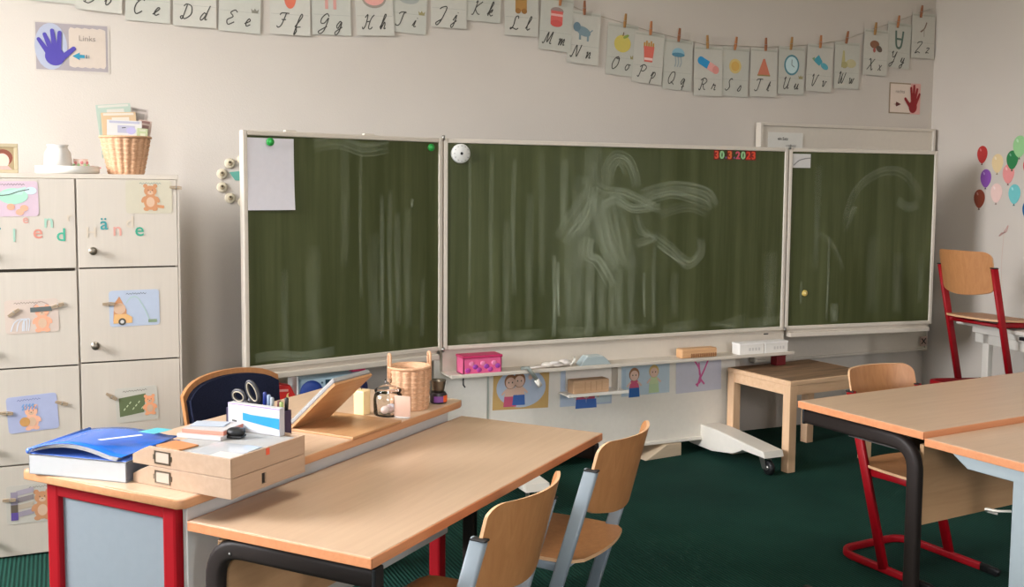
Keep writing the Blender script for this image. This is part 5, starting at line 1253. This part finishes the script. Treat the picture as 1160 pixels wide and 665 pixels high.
# local: y up along slope, z = outward normal
b = MB(); b.bb(-.002, .185, 0, Ls, -.004, .004, sm, .001, R); b.build('sloped_board', T5)
b = MB(); b.bb(-.002, .185, -.004, .010, -.024, -.004, sm, .001, R); b.build('ledge', T5)
T6 = thing('tablet_computer', 'grey edged tablet leaning on the sloped board of the book stand', 'tablet', LN(2.41, 1.745, DZ), RG)
b = MB(); b.bb(.0, .18, .0105, Ls + .004, -.019, -.0045, paint(150, 149, 147, .5), .004, R); b.build('body', T6)
b = MB(); b.bb(.01, .17, .022, Ls - .008, -.0198, -.0188, M_black, 0, R); b.build('screen', T6)
# cream candle block
T7 = thing('candle_block', 'small cream coloured block candle between book stand and glass jar', 'candle', LN(2.682, 1.905, DZ), RG)
b = MB(); b.bb(0, .038, 0, .040, 0, .078, paint(232, 204, 150, .45), .003); b.build('wax_body', T7)
b = MB(); b.tube([(.021, .023, .079), (.022, .024, .088)], .002, .002, M_dark); b.build('wick', T7)
# glass jar
T8 = thing('glass_jar', 'clear glass jar with a knobbed lid on the teacher desk before the basket', 'jar', LN(2.735, 1.848, DZ), RG)
GLm, t_, p_ = newmat('clear_thin_glass')
tr = t_.nodes.new('ShaderNodeBsdfTransparent'); tr.inputs['Color'].default_value = (.985, .99, .985, 1); gl = t_.nodes.new('ShaderNodeBsdfGlossy'); gl.inputs['Roughness'].default_value = .05
fr = t_.nodes.new('ShaderNodeFresnel'); fr.inputs['IOR'].default_value = 1.25; mxs = t_.nodes.new('ShaderNodeMixShader'); ad = t_.nodes.new('ShaderNodeMath'); ad.inputs[1].default_value = .04
t_.links.new(fr.outputs[0], ad.inputs[0]); t_.links.new(ad.outputs[0], mxs.inputs[0]); t_.links.new(tr.outputs[0], mxs.inputs[1]); t_.links.new(gl.outputs[0], mxs.inputs[2]); t_.links.new(mxs.outputs[0], t_.nodes['Material Output'].inputs['Surface'])
b = MB(); b.lathe([(0, 0), (.042, 0), (.046, .006), (.047, .052), (.044, .066), (.038, .074), (.036, .074), (.042, .064), (.0445, .052), (.0435, .010), (.04, .005), (0, .005)], GLm, 40); b.build('jar_body', T8)
b = MB(); b.lathe([(.0, .0745), (.042, .0745), (.044, .078), (.042, .083), (.026, .092), (.010, .097), (.008, .102), (.012, .107), (.010, .114), (0, .116)], GLm, 40); b.build('lid', T8)
b = MB(); b.bb(-.0015, .0015, -.028, .028, .004, .07, paint(226, 190, 170, .6), .0004); b.bb(-.009, .009, -.024, .024, 0, .004, paint(226, 226, 226, .2), .001)
tag(b.build('note_holder', None, LN(2.718, 1.782, DZ), (0, 0, RG + .15)), 'pinkish card in a clear holder standing in front of the glass jar', 'card')
b = MB(); b.ball((0, .0, .017), (.018, .02, .012), paint(226, 196, 196, .5)); b.ball((.016, .014, .018), (.014, .014, .013), paint(206, 200, 210, .5)); b.ball((-.014, -.014, .018), (.015, .013, .013), paint(234, 214, 206, .5))
tag(b.build('sweets', None, LN(2.735, 1.848, DZ + .001)), 'few pale sweets lying inside the glass jar', 'sweets')
# tall basket
T9 = thing('wicker_basket', 'round wicker basket with two upright handles on the far end of the teacher desk', 'basket', LN(2.857, 1.845, DZ), RG)
b = MB(); weave(b, [.063, .0645, .0665, .068], .138, 17, 15, .006, M_wicker); b.build('woven_body', T9)
b = MB(); b.tube([(.0685 * math.cos(k * PI / 16), .0685 * math.sin(k * PI / 16), .138) for k in range(32)], .009, .009, M_wicker, closed=True); b.build('rim', T9)
for ang in (-39, 141):
    a = math.radians(ang); cx, cy = .0685 * math.cos(a), .0685 * math.sin(a)
    b = MB(); tx, ty = -math.sin(a), math.cos(a)
    pts = fillet([(cx - tx * .012, cy - ty * .012, .09), (cx - tx * .010, cy - ty * .010, .182), (cx + tx * .010, cy + ty * .010, .182), (cx + tx * .012, cy + ty * .012, .09)], .010)
    b.tube(pts, .009, .009, wood('handle_wicker', (192, 148, 112), (212, 168, 132), (40, 40, 40)), (math.cos(a), math.sin(a), 0)); b.build('handle', T9)
# little jars
T10 = thing('paint_jar', 'small jar with an orange and purple label at the far desk corner', 'jar', LN(2.972, 1.803, DZ), RG)
b = MB(); b.lathe([(0, 0), (.026, 0), (.029, .004), (.0295, .028), (.024, .037), (0, .037)], paint(44, 34, 40, .3), 28); b.build('jar_body', T10)
b = MB()
def arcband(r, a0, a1, z0, z1, m, b):
    vs = []; fs = []; n = 10
    for k in range(n + 1):
        a = math.radians(a0 + (a1 - a0) * k / n); vs += [(r * math.cos(a), r * math.sin(a), z0), (r * math.cos(a), r * math.sin(a), z1)]
    for k in range(n): fs.append((2 * k, 2 * k + 2, 2 * k + 3, 2 * k + 1))
    b.raw(vs, fs, m, True)
arcband(.0298, 180, 245, .006, .026, paint(120, 70, 140, .4), b); arcband(.0298, 245, 330, .006, .028, paint(226, 96, 40, .4), b); b.build('label', T10)
T11 = thing('metal_cup', 'small dark metallic cup stacked on top of the orange labelled jar', 'cup', LN(2.972, 1.803, DZ + .0375), RG)
b = MB(); b.lathe([(0, 0), (.018, 0), (.021, .012), (.026, .038), (.0265, .041), (.024, .041), (.019, .014), (.016, .004), (0, .004)], paint(120, 110, 96, .35, .8), 28); b.build('cup_body', T11)

# ------------------------------------------------------------------ low shelf with radio behind the teacher desk
T12 = thing('low_shelf', 'low white shelf under the left board wing behind the teacher desk', 'shelf', (.84, 4.39, 0), .12)
b = MB(); 
for x in (0, .50): b.bb(x, x + .016, 0, .28, 0, .47, M_white)
for z in (.02, .24, .454): b.bb(0, .516, 0, .28, z, z + .016, M_white)
b.bb(.016, .50, .272, .28, .02, .47, M_white); b.build('carcass', T12)
T13 = thing('cd_radio', 'light blue portable radio with round blue speakers behind the book stand', 'radio', (.955, 4.43, .4705), .12)
SH = paint(160, 186, 200, .4)
b = MB(); b.bb(0, .31, 0, .15, 0, .125, SH, .02); b.build('housing', T13)
for x in (.05, .262):
    b = MB(); b.lathe([(0, .006), (.012, .010), (.03, .004), (.052, .003), (.052, 0), (0, 0)], paint(24, 60, 140, .5) if x < .1 else paint(28, 36, 84, .5), 32, M=Matrix.Translation((x, .0, .062)) @ Matrix.Rotation(PI / 2, 4, 'X')); b.build('speaker', T13)
b = MB(); b.bb(.115, .18, -.003, .002, .078, .112, paint(40, 62, 72, .25), .002); b.build('display', T13)
b = MB()
for x, z in ((.1, .10), (.1, .075), (.108, .05), (.19, .10), (.2, .08), (.14, .055), (.16, .055)): b.lathe([(0, 0), (.005, 0), (.004, .004), (0, .004)], paint(70, 96, 110, .4), 12, M=Matrix.Translation((x, .001, z)) @ Matrix.Rotation(PI / 2, 4, 'X'))
b.build('buttons', T13)
b = MB(); b.box((0, 0, .010), (.07, .05, .02), paint(226, 70, 110, .5), .008, None, 3); b.box((.012, 0, .023), (.05, .04, .010), paint(214, 50, 60, .5), .004)
tag(b.build('pencil_pouch', None, (1.235, 4.535, .5960), (0, 0, .12)), 'small pink and red pouch on top of the light blue radio', 'pouch')
T14 = thing('pencil_case', 'red case with a yellow moon standing left of the light blue radio', 'case', (.848, 4.42, .4705), .12)
b = MB(); b.prism([(0, 0), (.085, 0), (.09, .05), (.065, .1), (.03, .108), (0, .1)], 0, .05, paint(214, 40, 36, .45), .006, Matrix(((1, 0, 0, 0), (0, 0, 1, 0), (0, 1, 0, 0), (0, 0, 0, 1)))); b.build('case_body', T14)
b = MB(); b.ae(.06, .055, .014, .014, .001, paint(240, 220, 150, .5)); b.ae(.066, .059, .012, .012, .0014, paint(214, 40, 36, .45)); b.ast([(.01, .082), (.055, .08)], .010, .001, paint(240, 170, 160, .5), sm=False); b.build('moon_print', T14)
t = thing('magazine', 'thin white booklet standing upright between the red case and the radio', 'booklet', (.940, 4.43, .4705), .12)
b = MB(); b.bb(0, .008, 0, .12, 0, .135, paint(226, 230, 230, .5), .001); b.build('cover', t)

# ------------------------------------------------------------------ light
CLT = thing('added_fill_light', 'white rectangular fill light, added out of view above the left desks', 'lamp', (0.75, 2.05, ZC))  # added, unseen overhead source that brightens the table tops
b = MB(); b.bb(-.16, .16, -.62, .62, -.05, 0, M_white, .006); b.build('housing', CLT)
dm, dt, dp = newmat('fill_light_diffuser'); dp.inputs['Emission Color'].default_value = (1, .95, .86, 1); dp.inputs['Emission Strength'].default_value = FILL_LIGHT
b = MB(); b.bb(-.14, .14, -.60, .60, -.058, -.0505, dm, .003); b.build('diffuser', CLT)
w = bpy.data.worlds.new('daylight'); S.world = w; w.use_nodes = True
nt = w.node_tree; bg = nt.nodes['Background']
tc = nt.nodes.new('ShaderNodeTexCoord'); sp = nt.nodes.new('ShaderNodeSeparateXYZ'); cr = nt.nodes.new('ShaderNodeValToRGB')
cr.color_ramp.elements[0].position = 0.0; cr.color_ramp.elements[0].color = (.25, .25, .24, 1)
cr.color_ramp.elements[1].position = 0.06; cr.color_ramp.elements[1].color = (.975, .985, 1.04, 1)
nt.links.new(tc.outputs['Generated'], sp.inputs[0]); nt.links.new(sp.outputs['Z'], cr.inputs['Fac']); nt.links.new(cr.outputs['Color'], bg.inputs['Color'])
bg.inputs['Strength'].default_value = 16.0

# ------------------------------------------------------------------ camera
cam = bpy.data.cameras.new('camera'); co = bpy.data.objects.new('camera', cam); COL.objects.link(co)
f, pitch, roll, yaw = 1172.9, 0.0784, 0.0074, 0.4157
cam.sensor_fit = 'HORIZONTAL'; cam.sensor_width = 36.0; cam.lens = 36.0 * f / 1160.0
cam.shift_y = -(332.5 - 304.6) / 1160.0
cam.clip_start = 0.05
r0 = Vector((math.cos(yaw), -math.sin(yaw), 0)); f0 = Vector((math.sin(yaw), math.cos(yaw), 0)); z0 = Vector((0, 0, 1))
fw = f0 * math.cos(pitch) - z0 * math.sin(pitch); up = f0 * math.sin(pitch) + z0 * math.cos(pitch)
rt = r0 * math.cos(roll) + up * math.sin(roll); u2 = -r0 * math.sin(roll) + up * math.cos(roll)
co.matrix_world = Matrix(((rt.x, u2.x, -fw.x, 0), (rt.y, u2.y, -fw.y, 0), (rt.z, u2.z, -fw.z, 1.43), (0, 0, 0, 1)))
S.camera = co
vs_ = S.view_settings; vs_.view_transform = 'Standard'; vs_.look = 'None'; vs_.gamma = 1.0; vs_.use_curve_mapping = False
vs_.exposure = 1.58
S.cycles.transparent_max_bounces = 48; S.cycles.max_bounces = 10; S.cycles.diffuse_bounces = 6
